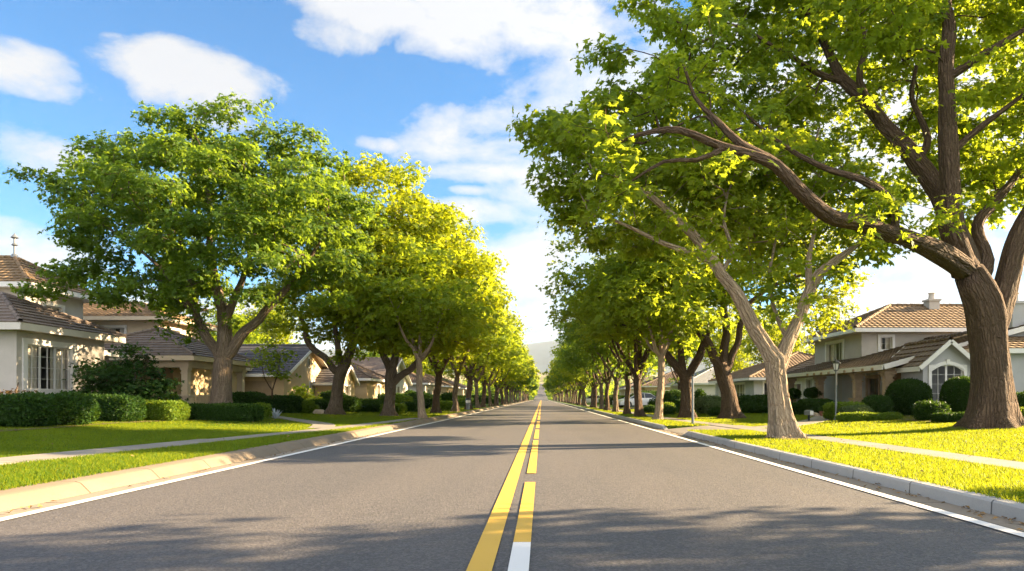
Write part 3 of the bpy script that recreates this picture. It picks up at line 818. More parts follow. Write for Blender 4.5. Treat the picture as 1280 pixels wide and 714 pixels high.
def door(parent, p0, p1, o, mat='brown_door'):
    fr, L = frame_of(p0, p1); a, b, c, d = o[:4]; mb = MB()
    mb.box(a, b, -.16, -.10, c, d, fr)
    for i in range(2):
        u0 = a + .12 + i * ((b - a) - .14) / 2; u1 = u0 + (b - a) / 2 - .2
        for z0, z1 in ((c + .15, c + (d - c) * .42), (c + (d - c) * .5, d - .15)): mb.box(u0, u1, -.10, -.075, z0, z1, fr)
    dd = mb.build('door', M[mat], parent)
    h = MB(); h.box(b - .14, b - .06, -.1, -.02, c + .95, c + 1.02, fr); h.build('handle', M['metal_dark'], dd)
    return dd
def garage(parent, p0, p1, o, mat='garage', rows=5):
    fr, L = frame_of(p0, p1); a, b, c, d = o[:4]; mb = MB()
    mb.box(a, b, -.16, -.10, c, d, fr)
    hh = (d - c) / rows
    for i in range(rows):
        nc = max(2, int((b - a) / .6))
        for k in range(nc): mb.box(a + (b - a) * k / nc + .05, a + (b - a) * (k + 1) / nc - .05, -.10, -.075, c + i * hh + .06, c + (i + 1) * hh - .06, fr)
    return mb.build('garage_door', M[mat], parent)
GZ = .38

# House A: left edge, stuccoed, bay window to the road
hA = empty('house', (-24, 26, 0), 0, 'grey stucco house with a hipped tile roof and white road-facing window at the left edge', 'house', 'houses on the left side')
hA.location = (0, 0, 0)
def house(label, group):
    return empty('house', (0, 0, 0), 0, label, 'house', group)
mb = MB(); r = rect(-26, -18, 23.4, 28.1)
zE = 3.62
win = (.45, 2.75, 1.45, 3.05)
wall(mb, *r['S'], 0.1, zE, []); wall(mb, *r['E'], .1, zE, [win]); wall(mb, *r['N'], .1, zE); wall(mb, *r['W'], .1, zE)
# recessed wing to the left and the storey above
r2 = rect(-30, -23.1, 30.5, 34.4); wall(mb, *r2['S'], 0, 6.2, []); wall(mb, *r2['E'], 0, 6.2, [(1.2, 2.4, 4.5, 5.5)]); wall(mb, *r2['N'], 0, 6.2); wall(mb, *r2['W'], 0, 6.2)
r3 = rect(-24, -19.4, 28.1, 30.6); wall(mb, *r3['E'], .1, 2.95, []); wall(mb, *r3['N'], .1, 2.95)
mb.build('wall', M['stucco_warm'], hA)
window(hA, *r['E'], win, cols=2, rows=4, panes=3, trim=.2)
window(hA, *r2['E'], (1.2, 2.4, 4.5, 5.5), cols=2, rows=2)
mb = MB(); mb.box(-26, -18.75, 28.2, 30.85, 3.125, 3.22); mb.build('flat_roof', M['roof_pale'], hA)
hip_roof(hA, -27, -18, 23.4, 28.1, zE + .08, R(25), .55, 'roof_grey', 'stucco_pale', h=.24)
rr, ra, rb = hip_roof(hA, -30, -23.1, 30.5, 34.4, 6.27, R(31.5), .6, 'roof_tan', 'white', h=.22)
mb = MB(); fx, fy = -20.9, 27.6
fz = rb[2]; mb.lathe([(.0, 0), (.16, 0), (.12, .15), (.05, .2), (.05, .55), (.14, .6), (.05, .7), (.05, .9), (.17, .95), (.03, 1.12), (0, 1.2)], 10, (rb[0], rb[1], rb[2]))
# roof finial as a vent
fin = mb.build('roof_vent', M['metal_grey'], rr, True)
eaves(hA, -24, -18.7, 28.12, 30.9, 3.12, 'white', h=.14)

# House B: the porch with a hipped tile roof, cream storey behind
hB = house('tan house with a hipped tile porch roof on square columns behind the big left tree', 'houses on the left side')
px0, px1, py0, py1 = -22.6, -16.5, 31.9, 38.2
hip_roof(hB, px0, px1, py0, py1, 3.12, R(24), .5, 'roof_grey', 'cream_trim', h=.22)
for cx, cy in ((-16.75, 32.15), (-16.75, 38.0), (-19.7, 32.15), (-22.3, 32.15), (-16.75, 35.1)):
    column(hB, cx, cy, GZ, 2.74, .29, 'cream_trim', pier=.85)
mb = MB()
mb.box(px0, px1, py0 + .05, py0 + .35, 2.60, 2.92); mb.box(px1 - .35, px1 - .05, py0 + .36, py1, 2.60, 2.92)
mb.box(px0, px1, py0, py1, .2, .42)
mb.build('porch_beam', M['cream_trim'], hB)
mb = MB()
for a, b in (((-22.1, 32.15), (-19.95, 32.15)), ((-19.45, 32.15), (-17.0, 32.15)), ((-16.75, 32.4), (-16.75, 34.85)), ((-16.75, 35.35), (-16.75, 37.75))):
    mb.bar((*a, 1.28), (*b, 1.28), .10, .07); mb.bar((*a, .55), (*b, .55), .08, .06)
    n = int((Vector(b) - Vector(a)).length / .14)
    for k in range(1, n):
        q = Vector(a).lerp(Vector(b), k / n); mb.bar((q.x, q.y, .58), (q.x, q.y, 1.25), .04, .04)
mb.build('railing', M['cream_trim'], hB)
mb = MB(); r = rect(-30, -19.6, 36.3, 46); wl = [(1.0, 2.3, 1.1, 2.3), (6.5, 7.6, .42, 2.45)]
wall(mb, *r['E'], .1, 3.1, [(.8, 1.75, .42, 2.45), (5, 6.4, 1.2, 2.4)]); wall(mb, *r['S'], .1, 3.1, [(6.5, 8.3, 1.2, 2.4)]); wall(mb, *r['W'], .1, 3.1); wall(mb, *r['N'], .1, 3.1)
r4 = rect(-30, -21.3, 38, 43); up = [(5.6, 6.8, 4.2, 5.1)]
mb.build('wall', M['stucco_tan'], hB)
mb = MB(); wall(mb, *r4['S'], 3.0, 5.6, up); wall(mb, *r4['E'], 3.0, 5.6, [(1.0, 2.2, 4.1, 5.1)]); wall(mb, *r4['N'], 3, 5.6); wall(mb, *r4['W'], 3, 5.6)
mb.build('upper_wall', M['stucco_cream'], hB)
window(hB, *r4['S'], up[0]); window(hB, *r4['E'], (1.0, 2.2, 4.1, 5.1)); window(hB, *r['S'], (6.5, 8.3, 1.2, 2.4)); window(hB, *r['E'], (5, 6.4, 1.2, 2.4)); door(hB, *r['E'], (.8, 1.75, .42, 2.45))
hip_roof(hB, -30, -21.3, 38, 43, 5.65, R(20), .6, 'roof_tan', 'cream_trim')
hip_roof(hB, -30, -19.6, 38.3, 46, 3.15, R(18), .45, 'roof_grey', 'cream_trim')

# House C: dark roof, tan gable to the road
hC = house('tan stucco house with a dark grey gable roof and small arched attic vent', 'houses on the left side')
mb = MB(); r = rect(-31, -17, 45.0, 54.6); zc = 2.95
gw = (5.0, 6.6, 1.0, 2.35); gd = (10.2, 13.2, .38, 2.3)
wall(mb, *r['S'], .1, zc, [gd]); wall(mb, *r['E'], .1, zc, [gw]); wall(mb, *r['N'], .1, zc); wall(mb, *r['W'], .1, zc)
rf, g0, g1, zt = gable_roof(hC, -31, -17, 45.0, 54.6, zc, R(23), .45, 'roof_slate', 'x', 'white', mb)
mb.build('wall', M['stucco_tan'], hC)
garage(hC, *r['S'], gd); window(hC, *r['E'], gw, cols=2, rows=3, sill=True)
mb = MB(); ym = 49.8
fr, _ = frame_of(*r['E'])
mb.box(ym - 45 - .22, ym - 45 + .22, .002, .04, 3.35, 4.0, fr); mb.lathe([(0, 0)] , 3) if False else None
for i in range(8):
    t0, t1 = math.pi * i / 8, math.pi * (i + 1) / 8; c = ym - 45
    mb.poly([fr(c, .04, 4.0), fr(c + .22 * math.cos(t0), .04, 4.0 + .22 * math.sin(t0)), fr(c + .22 * math.cos(t1), .04, 4.0 + .22 * math.sin(t1))])
v = mb.build('attic_vent', M['white'], hC)
mb = MB(); mb.box(ym - 45 - .15, ym - 45 + .15, .042, .052, 3.42, 4.02, fr); mb.build('louvre', M['metal_dark'], v)
mb = MB(); mb.lathe([(0, 0), (.09, 0), (.09, .75), (.16, .76), (.16, .86), (0, .95)], 10, (-22.3, 47.2, 3.75)); mb.build('vent_pipe', M['white'], rf)
# small front gable of the same house
mb = MB(); r5 = rect(-17.0, -15.2, 51.2, 55.6); wall(mb, *r5['S'], .1, 2.5); wall(mb, *r5['E'], .1, 2.5, [(1.3, 2.9, .9, 2.1)]); wall(mb, *r5['N'], .1, 2.5)
gable_roof(hC, -18.5, -15.2, 51.2, 55.6, 2.5, R(30), .3, 'roof_slate', 'x', 'white', mb)
mb.build('gable_wall', M['stucco_tan'], hC); window(hC, *r5['E'], (1.3, 2.9, .9, 2.1), cols=2, rows=2)

# House D, E: farther on the left
hD = house('small tan house with a brown hipped roof and arched white window, beyond the dark-roofed house', 'houses on the left side')
mb = MB(); r = rect(-24, -14.2, 52.5 + 5, 66); 
r = rect(-24, -14.2, 57.5, 59.4); r = rect(-25, -14.3, 52.0 + 5.2, 57.2 + .01) if False else rect(-25, -14.6, 57.0, 63.5)
o = (3.4, 4.7, .95, 2.4); wall(mb, *r['S'], .1, 2.75, [(6.4, 7.5, 1.0, 2.3)]); wall(mb, *r['E'], .1, 2.75, [o]); wall(mb, *r['N'], .1, 2.75); wall(mb, *r['W'], .1, 2.75)
mb.build('wall', M['stucco_tan'], hD); window(hD, *r['E'], o, cols=2, rows=3, arch=.25); window(hD, *r['S'], (6.4, 7.5, 1.0, 2.3))
hip_roof(hD, -25, -14.6, 57, 63.5, 2.82, R(27), .5, 'roof_brown', 'white')
def simple_house(label, group, x0, x1, y0, y1, ze, wallm, roofm, side, pitch=22, gable=None, wins=None, chim=False):
    h = house(label, group); mb = MB(); r = rect(x0, x1, y0, y1)
    e = 'E' if side < 0 else 'W'; L = y1 - y0
    eo = wins or [(L * .15, L * .15 + 1.5, 1.0, 2.3), (L * .5, L * .5 + 1.0, .4, 2.4), (L * .72, L * .72 + 1.4, 1.0, 2.3)]
    so = [((x1 - x0) * .3, (x1 - x0) * .3 + 1.5, 1.0, 2.3), ((x1 - x0) * .65, (x1 - x0) * .65 + 1.5, 1.0, 2.3)]
    wall(mb, *r['S'], .1, ze, so)
    for k in 'ENW': wall(mb, *r[k], .1, ze, eo if k == e else [])
    if gable: gable_roof(h, x0, x1, y0, y1, ze, R(pitch), .45, roofm, gable, 'white', mb)
    else: hip_roof(h, x0, x1, y0, y1, ze + .07, R(pitch), .5, roofm, 'white')
    mb.build('wall', M[wallm], h)
    for k, o in enumerate(eo):
        if o[2] < .6: door(h, *r[e], o)
        else: window(h, *r[e], o, cols=2, rows=2)
    for o in so: window(h, *r['S'], o, cols=2, rows=2)
    if chim: chimney(h, (x0 + x1) / 2 + 1, (y0 + y1) / 2, ze, ze + 3.2)
    return h
LG, RG = 'houses on the left side', 'houses on the right side'
simple_house('pale cream house with a grey roof, far along the left side past the arched-window house', LG, -27, -15.5, 68, 79, 3.0, 'stucco_pale', 'roof_grey', -1, 24, 'x')
simple_house('pinkish stucco house with a brown roof seen between the left row trunks', LG, -26, -14.5, 85, 97, 3.0, 'stucco_warm', 'roof_brown', -1)
simple_house('distant tan house, fourth along the left side beyond the arched-window house', LG, -26, -14.5, 104, 117, 3.0, 'stucco_tan', 'roof_tan', -1)
simple_house('distant cream house, last one seen on the left side', LG, -26, -14.5, 126, 140, 3.0, 'stucco_cream', 'roof_grey', -1)

# House F: the two-storey grey one
hF = house('two-storey grey stucco house with tiled roofs, columned porch and arched white window', RG)
zu = 4.95; r = rect(18, 29, 38.4, 45)
mb = MB()
wS = (1.05, 1.72, 3.86, 4.6); wW = (1.9, 4.3, 3.35, 4.55)
wall(mb, *r['S'], 2.4, zu, [wS]); wall(mb, *r['W'], 0.1, zu, [wW]); wall(mb, *r['E'], .1, zu); wall(mb, *r['N'], .1, zu)
mb.build('upper_wall', M['stucco_warm'], hF)
window(hF, *r['S'], wS, cols=2, rows=2, trim=.14); window(hF, *r['W'], wW, cols=3, rows=1, trim=.14)
rf, ra, rb = hip_roof(hF, 18, 29, 38.4, 45, zu + .1, R(24), .65, 'roof_tan', 'white', h=.22)
chimney(rf, 23.6, 41.3, 5.6, 7.0, .62)
# lower wing: eave over the porch, gable end to the camera
zl = 2.62; mb = MB(); x0, x1 = 15.0, 27.0
wl0, wl1 = 16.9, 26.2; y0, y1 = 30.2, 38.4
rW = rect(wl0, wl1, y0, y1)
zw = zl + (wl0 - 15.0) * math.tan(R(15.5)) - .1
wall(mb, *rW['S'], .1, zw); 
wall(mb, *rW['W'], .1, zw, [(1.2, 2.2, .4, 2.35), (3.0, 4.2, 1.1, 2.2), (5.2, 6.3, .4, 2.35)]); wall(mb, *rW['E'], .1, zw)
xm = (wl0 + wl1) / 2; zr = zl + (xm - 15.0) * math.tan(R(15.5))
mb.poly([(wl0, y0, zw), (wl1, y0, zw), (xm, y0, zr - .15)])
mb.build('wall', M['stucco_grey'], hF)
door(hF, *rW['W'], (1.2, 2.2, .4, 2.35)); window(hF, *rW['W'], (3.0, 4.2, 1.1, 2.2), mat='stone', curtain=False); door(hF, *rW['W'], (5.2, 6.3, .4, 2.35))
mb = MB(); tb = MB()
ya, yb = 29.7, 38.36
roof_plane(mb, (14.9, ya, zl), (14.9, yb, zl), (xm, yb, zr), (xm, ya, zr))
roof_plane(mb, (28.2, ya, zl), (28.2, yb, zl), (xm, yb, zr), (xm, ya, zr))
caps(mb, (xm, ya, zr), (xm, yb, zr))
mb.build('roof', M['roof_brown'], hF)
tb.bar((14.86, ya + .05, zl - .11), (14.86, yb, zl - .11), .06, .22)
tb.bar((14.9, ya, zl - .1), (xm, ya, zr - .1), .07, .22); tb.bar((28.2, ya, zl - .1), (xm, ya, zr - .1), .07, .22)
tb.poly([(14.95, ya + .04, zl - .03), (14.95, yb, zl - .03), (xm, yb, zr - .03), (xm, ya + .04, zr - .03)]); tb.poly([(28.1, ya + .04, zl - .03), (28.1, yb, zl - .03), (xm, yb, zr - .03), (xm, ya + .04, zr - .03)])
tb.build('eaves', M['white'], hF)
for cy in (30.4, 33.3, 37.8): column(hF, 15.4, cy, GZ, 2.36, .32, 'stone', pier=.7)
mb = MB(); mb.box(15.26, 15.54, 30.25, 38.3, 2.361, 2.52); mb.box(15.55, wl0, 30.25, 30.4, 2.30, 2.5); mb.box(14.9, wl0, 30.1, 38.3, .2, .41)
for k in range(9): mb.box(14.75, 15.25, 30.5 + k * .93, 30.6 + k * .93, 2.40, 2.52)
mb.build('porch_beam', M['stone'], hF)
# porch continued to the left, beyond the upper storey
mb = MB(); mb.box(15.26, 15.54, 38.35, 42.5, 2.361, 2.52); mb.build('porch_beam', M['stone'], hF); column(hF, 15.4, 42.2, GZ, 2.36, .32, 'stone', pier=.7)
mb = MB(); roof_plane(mb, (14.9, 38.4, zl), (14.9, 43, zl), (17.98, 43, zl + .84), (17.98, 38.4, zl + .84)); mb.build('roof', M['roof_brown'], hF)
tb = MB(); tb.bar((14.86, 38.37, zl - .11), (14.86, 43, zl - .11), .06, .2); tb.poly([(14.95, 38.4, zl - .04), (14.95, 43, zl - .04), (17.98, 43, zl + .8), (17.98, 38.4, zl + .8)]); tb.build('eaves', M['white'], hF)
# front gable with the arched window
gx0, gx1, gy = 15.95, 20.4, 28.6
gxm = 16.95
rG = rect(15.98, 18.02, gy, 30.2)
mb = MB(); zg = 2.72; ow = (.34, 1.70, .95, 2.55)
wall(mb, *rG['S'], .1, zg, [ow]); wall(mb, *rG['W'], .1, zg); wall(mb, *rG['E'], .1, zg)
gable_roof(hF, 15.98, 18.02, gy, 31.6, zg, R(41), .28, 'roof_brown', 'y', 'white', mb, bw=.17, ends=(0,))
# right wing
mb.build('gable_wall', M['stucco_grey'], hF); mb = MB()
rX = rect(18.02, 27, gy + .05, 30.2); wall(mb, *rX['S'], .1, 3.15, [(3.4, 4.6, 1.1, 2.4)])
wall(mb, *rX['E'], .1, 3.15)
mb.build('wing_wall', M['stucco_grey'], hF)
window(hF, *rG['S'], ow, cols=2, rows=4, panes=2, arch=.28, trim=.12, curtain=False); window(hF, *rX['S'], (3.4, 4.6, 1.1, 2.4))
hip_roof(hF, 18.3, 27.5, gy + .1, 35, 3.22, R(19), .45, 'roof_tan', 'white')
chimney(hF, 21.2, 30.6, 3.6, 5.35, .6, 'stucco_grey')

# House H1, H2
hH = house('pale house with a barrel-tiled hip roof and tall white window beside the two-storey house', RG)
mb = MB(); r = rect(18, 27, 44.5, 50.5); L = 6.0
w1 = (.35, 1.75, .45, 2.35); 
oW = [(4.1, 5.2, .95, 2.45), (1.0, 3.2, .9, 2.2)]
wall(mb, *r['W'], .1, 2.75, oW); wall(mb, *r['S'], .1, 2.75); wall(mb, *r['N'], .1, 2.75); wall(mb, *r['E'], .1, 2.75)
mb.build('wall', M['stucco_pale'], hH)
window(hH, *r['W'], oW[0], cols=1, rows=1, panes=2); window(hH, *r['W'], oW[1], cols=2, rows=3)
hip_roof(hH, 18, 27, 44.5, 50.5, 2.85, R(29), .55, 'roof_tan', 'white')
hL = house('long low house with a tan roof and white lattice window behind clipped mounds', RG)
mb = MB(); r = rect(16.8, 28, 54, 66)
oS = [(.8, 4.0, 1.0, 2.4)]; oW = [(1.5, 3.5, .9, 2.2), (5, 9.6, .95, 2.35)]
wall(mb, *r['W'], .1, 2.7, oW); wall(mb, *r['S'], .1, 2.7, oS); wall(mb, *r['N'], .1, 2.7); wall(mb, *r['E'], .1, 2.7)
mb.build('wall', M['stucco_grey'], hL)
window(hL, *r['W'], oW[0], cols=2, rows=2); window(hL, *r['W'], oW[1], cols=1, rows=2, panes=5, curtain=False); window(hL, *r['S'], oS[0], cols=1, rows=2, panes=4, curtain=False)
hip_roof(hL, 16.8, 28, 54, 66, 2.78, R(21), .55, 'roof_tan', 'white')
simple_house('white house with a pale grey roof behind the hedge by the parked car', RG, 18.5, 30, 86, 98, 3.0, 'stucco_pale', 'roof_pale', 1, 24)
simple_house('tan house with a brown roof beyond the parked car, right side', RG, 16, 27, 106, 118, 3.0, 'stucco_tan', 'roof_brown', 1)
simple_house('distant cream house, last one seen on the right side', RG, 16, 27, 128, 141, 3.0, 'stucco_cream', 'roof_grey', 1)
# ------------------------------------------------------------------ ground, road, kerbs, walks
def m_asphalt():
    t = NT('asphalt'); c = t.coord()
    big = t.noise(t.scale(c, 1, .35, 1), .35, 4, .6)
    band = t.noise(t.scale(c, 1, .04, 1), 1.1, 2, .5)
    f = t.math('ADD', t.math('MULTIPLY', big, .6), t.math('MULTIPLY', band, .5))
    col = t.mix(t.ramp(f, [(.3, 0), (.75, 1)]), (.060, .060, .063), (.112, .099, .090))
    vor = t.n('ShaderNodeTexVoronoi', Vector=c, Scale=44.0)
    spk = t.ramp(vor.outputs['Color'], [(.3, 0), (.9, 1)])
    col = t.mix(t.math('MULTIPLY', spk, .20), col, (.38, .35, .33))
    sp2 = t.ramp(t.noise(c, 60, 2, .6), [(.42, 0), (.56, 1)])
    col = t.mix(t.math('MULTIPLY', t.math('SUBTRACT', 1.0, sp2), .38), col, (.02, .021, .024))
    # fine cracks and a few stains
    cr = t.n('ShaderNodeTexVoronoi', dict(feature='DISTANCE_TO_EDGE'), Vector=t.n('ShaderNodeVectorMath', dict(operation='ADD'), i0=c, i1=t.noise(c, 1.5, 4, .7, out=1)).outputs[0], Scale=.33).outputs[0]
    crack = t.math('MULTIPLY', t.math('LESS_THAN', cr, .0035), t.ramp(t.noise(c, .25, 2), [(.52, 0), (.6, 1)]))
    col = t.mix(t.math('MULTIPLY', crack, .6), col, (.03, .03, .03))
    st = t.ramp(t.noise(t.scale(c, 1, .6, 1), .9, 5, .65), [(.62, 0), (.74, 1)])
    col = t.mix(t.math('MULTIPLY', st, .25), col, (.05, .048, .045))
    t.P(Base_Color=col, Roughness=.72, Specular_IOR_Level=.45)
    t.bump(t.math('ADD', vor.outputs['Distance'], t.noise(c, 140, 3, .7)), .55, .006)
    return t.m
def m_concrete(name, base, joint=1.5, dark=.5):
    t = NT(name); c = t.coord(); u = t.n('ShaderNodeSeparateXYZ', Vector=t.coord('UV')).outputs[0]
    fr = t.math('FRACT', t.math('DIVIDE', u, joint))
    j = t.math('LESS_THAN', t.math('ABSOLUTE', t.math('SUBTRACT', fr, .5)), .007 / joint * 1.5)
    n = t.noise(c, 1.7, 5, .65); f2 = t.noise(c, 60, 3, .7)
    slab = t.n('ShaderNodeTexWhiteNoise', dict(noise_dimensions='1D'), W=t.math('FLOOR', t.math('ADD', t.math('DIVIDE', u, joint), .5))).outputs['Value']
    col = t.mix(t.math('ADD', t.math('MULTIPLY', n, .7), t.math('MULTIPLY', slab, .3)), tuple(x * .72 for x in base), tuple(x * 1.12 for x in base))
    col = t.mix(t.math('MULTIPLY', t.ramp(f2, [(.5, 0), (.75, 1)]), .35), col, tuple(x * .5 for x in base))
    stain = t.ramp(t.noise(c, .8, 6, .7), [(.56, 0), (.72, 1)])
    col = t.mix(t.math('MULTIPLY', stain, .3), col, tuple(x * .45 for x in base))
    col = t.mix(t.math('MULTIPLY', j, .85), col, tuple(x * .16 for x in base))
    t.P(Base_Color=col, Roughness=.85, Specular_IOR_Level=.25)
    t.bump(t.math('SUBTRACT', f2, t.math('MULTIPLY', j, 3.0)), .35, .006)
    return t.m
def m_paint(name, base, wear=.5):
    t = NT(name); c = t.coord()
    n = t.noise(c, 9, 6, .75); f = t.noise(c, 90, 2, .6)
    w = t.ramp(t.math('ADD', t.math('MULTIPLY', n, .75), t.math('MULTIPLY', f, .35)), [(.68, 0), (.76, 1)])
    t.P(Base_Color=t.mix(t.math('MULTIPLY', w, wear), t.mix(t.noise(c, .7, 4), tuple(x * .85 for x in base), base), (.10, .09, .085)), Roughness=.6)
    t.bump(f, .3, .004)
    return t.m
def m_lawn():
    t = NT('lawn_soil'); c = t.coord()
    n = t.noise(c, 2.2, 5, .7); f = t.noise(c, 45, 3, .8)
    col = t.mix(n, (.050, .105, .008), (.105, .175, .010))
    col = t.mix(t.ramp(f, [(.35, 0), (.7, 1)]), tuple(x for x in (.03, .06, .006)), col)
    t.P(Base_Color=col, Roughness=.9, Specular_IOR_Level=.1); t.bump(f, 1.0, .05)
    return t.m
def m_terrain():
    t = NT('terrain'); c = t.coord(); y = t.n('ShaderNodeSeparateXYZ', Vector=c).outputs[1]
    n = t.noise(c, .012, 6, .65)
    near = t.mix(n, (.045, .085, .012), (.09, .13, .02))
    fields = t.mix(t.ramp(t.noise(t.scale(c, 1, .4, 1), .006, 5, .7), [(.4, 0), (.6, 1)]), (.10, .10, .05), (.42, .36, .20))
    t.P(Base_Color=t.mix(t.ramp(t.math('DIVIDE', y, 2000.0), [(.45, 0), (.6, 1)]), near, fields), Roughness=1, Specular_IOR_Level=0)
    return t.m
M['asphalt'] = m_asphalt(); M['kerb'] = m_concrete('kerb_concrete_sun_toned', (.215, .172, .122)); M['kerb_shade_lifted'] = m_concrete('kerb_concrete_shade_lifted', (.43, .42, .40)); M['walk'] = m_concrete('walk_concrete', (.27, .245, .21), 1.2)  # kerb colours offset the light: darker on the sunlit left, lighter on the shaded right
M['gutter'] = m_concrete('gutter_concrete', (.28, .235, .18), 3.0)
M['p_yellow'] = m_paint('yellow_road_paint', (.70, .42, .055), .45); M['p_white'] = m_paint('white_road_paint', (.80, .78, .74), .35)
M['lawn'] = m_lawn(); M['terrain'] = m_terrain()
M['mountain'] = m_plain('mountain_scrub', (.045, .062, .065), 1, var=.35, vs=.004)

def terr(x, y):
    z = -.08
    if y > 400:
        z += 22 * smooth(430, 1000, y) + 55 * smooth(1000, 2200, y) + (y > 2200) * 10
        z += (mnoise.noise(Vector((x * .0016, y * .0016, 3))) * 22 + abs(mnoise.noise(Vector((x * .005, y * .005, 8)))) * 8) * smooth(900, 1800, y)
        z += smooth(150, 900, abs(x)) * 10 * smooth(450, 1100, y)
    return z
xs = [-5000, -3200, -2200, -1500, -1000, -650, -420, -260, -150, -80, -40, 0, 40, 80, 150, 260, 420, 650, 1000, 1500, 2200, 3200, 5000]
xs = [a + (b - a) * k / 3 for a, b in zip(xs, xs[1:]) for k in range(3)] + [5000]
ys = [-120, -20, 60, 200, 400] + list(range(440, 1000, 40)) + list(range(1000, 2400, 80)) + [2600, 3000, 3600, 4500, 6500]
V = np.array([(x, y, terr(x, y)) for y in ys for x in xs]); nx = len(xs)
Fq = np.array([(j * nx + i, j * nx + i + 1, (j + 1) * nx + i + 1, (j + 1) * nx + i) for j in range(len(ys) - 1) for i in range(nx - 1)])
tag(link('ground', np_mesh('ground', V, Fq, M['terrain'], True)), kind='structure')
# mountain ridge
mx = np.linspace(-4500, 4500, 120); V = []; rows = 14
for j in range(rows):
    s = j / (rows - 1)
    for x in mx:
        crest = 330 + 75 * math.exp(-((x - 250) / 900) ** 2) + 80 * mnoise.noise(Vector((x * .0011, 2, 0))) + 28 * mnoise.noise(Vector((x * .004, 5, 0)))
        V.append((x, 4300 + 1500 * s, 30 + crest * math.sin(math.pi * (.02 + .75 * s)) * (1) + 20 * mnoise.noise(Vector((x * .006, s * 5, 1))) * s))
Fq = np.array([(j * 120 + i, j * 120 + i + 1, (j + 1) * 120 + i + 1, (j + 1) * 120 + i) for j in range(rows - 1) for i in range(119)])
tag(link('mountain', np_mesh('mountain', np.array(V), Fq, M['mountain'], True)), kind='structure')

def strip(name, prof, y0, y1, mat, step=6.0, zf=None, kind='structure'):
    """profile [(x,z)] swept along the road; uv.x = metres along it"""
    mb = MB(); n = max(1, int(math.ceil((y1 - y0) / step)))
    for i in range(n):
        a, b = y0 + (y1 - y0) * i / n, y0 + (y1 - y0) * (i + 1) / n
        fa = zf(a) if zf else 1; fb = zf(b) if zf else 1
        for (xa, za), (xb, zb) in zip(prof, prof[1:]):
            mb.poly([(xa, a, za * fa), (xb, a, zb * fa), (xb, b, zb * fb), (xa, b, za * fb)], [(a, xa), (a, xb), (b, xb), (b, xa)])
    o = mb.build(name, M[mat], None, weld=True)
    return tag(o, kind=kind)
YE = 470
strip('road', [(-5.46, 0), (4.46, 0)], -14, YE, 'asphalt', 500)
strip('left_gutter', [(-5.455, .004), (-5.17, .006)], -14, YE, 'gutter', 500)
strip('right_gutter', [(4.13, .006), (4.455, .004)], -14, YE, 'gutter', 500)
AP0, AP1 = 21.6, 24.6
def kr(y): return max(.03, max(smooth(AP0, AP0 - .9, y) if False else 1 - smooth(AP0 - .9, AP0, y), smooth(AP1, AP1 + .9, y)))
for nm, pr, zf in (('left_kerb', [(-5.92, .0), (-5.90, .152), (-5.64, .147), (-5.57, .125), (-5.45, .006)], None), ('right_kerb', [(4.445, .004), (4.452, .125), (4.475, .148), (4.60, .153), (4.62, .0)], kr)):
    mb = MB()
    ya = [-14 + .3 * k for k in range(180)] + [40 + 6 * k for k in range(72)]
    if zf is None: ya = [-14, 0, 40, 120, 300, YE]
    for a, b in zip(ya, ya[1:]):
        fa, fb = (zf(a), zf(b)) if zf else (1, 1)
        for (xa, za), (xb, zb) in zip(pr, pr[1:]):
            mb.poly([(xa, a, za * fa), (xb, a, zb * fa), (xb, b, zb * fb), (xa, b, za * fb)], [(a, 0)] * 2 + [(b, 0)] * 2)
    tag(mb.build(nm, M['kerb_shade_lifted' if zf else 'kerb'], None, smooth_=True), kind='structure')
def marking(name, x0, x1, y0, y1, mat, z=.010):
    return strip(name, [(x0, z), (x1, z)], y0, y1, mat, 500)
marking('left_edge_line', -5.16, -5.02, -14, YE, 'p_white'); marking('right_edge_line', 3.96, 4.10, -14, YE, 'p_white')
marking('solid_centre_line', -.50, -.33, -14, YE, 'p_yellow')
mb = MB(); segs = [(5.42, 9.3), (10.4, 18.6), (19.3, 25.0), (26.2, 34)]
y = 36
while y < YE - 12: segs.append((y, y + 9)); y += 10.8
for a, b in segs: mb.poly([(-.225, a, .010), (-.085, a, .010), (-.085, b, .010), (-.225, b, .010)])
tag(mb.build('dashed_centre_line', M['p_yellow']), kind='structure')
marking('white_centre_mark', -.225, -.085, 1.0, 5.415, 'p_white')
# road running on up the far hill
mb = MB()
for a in range(440, 1000, 40):
    z0, z1 = terr(0, a) + .10 + .0006 * (a - 440), terr(0, a + 40) + .10 + .0006 * (a - 400)
    mb.poly([(-5.4, a, z0), (4.4, a, z0), (4.4, a + 40, z1), (-5.4, a + 40, z1)])
tag(mb.build('far_road', M['asphalt']), kind='structure')

def lawn_z(x, y):
    z = gz(x)
    if AP0 - .5 < y < AP1 + .5 and 0 < x < 6.6: z = -.03
    return z
for nm, sx, xl in (('left_lawn', -1, [5.9, 6.4, 7, 7.6, 8.6, 9.6, 10.8, 12, 13.2, 14.4, 16, 22, 40, 80]), ('right_lawn', 1, [4.61, 5.2, 6.0, 6.58, 6.62, 7.6, 8.6, 9.6, 10.8, 12, 13.2, 14.4, 16, 22, 40, 80])):
    yl = [-14, 0, 10, AP0 - .51, AP0 - .49, AP1 + .49, AP1 + .51, 40, 80, 160, 300, 480]
    V = np.array([(sx * x, y, lawn_z(sx * x, y) + (mnoise.noise(Vector((x * .3, y * .1, 0))) * .03 if x > 8 else 0)) for y in yl for x in xl]); n = len(xl)
    Fq = np.array([(j * n + i, j * n + i + 1, (j + 1) * n + i + 1, (j + 1) * n + i) for j in range(len(yl) - 1) for i in range(n - 1)])
    if sx < 0: Fq = Fq[:, ::-1]
    tag(link(nm, np_mesh(nm, V, Fq, M['lawn'], True)), kind='structure')

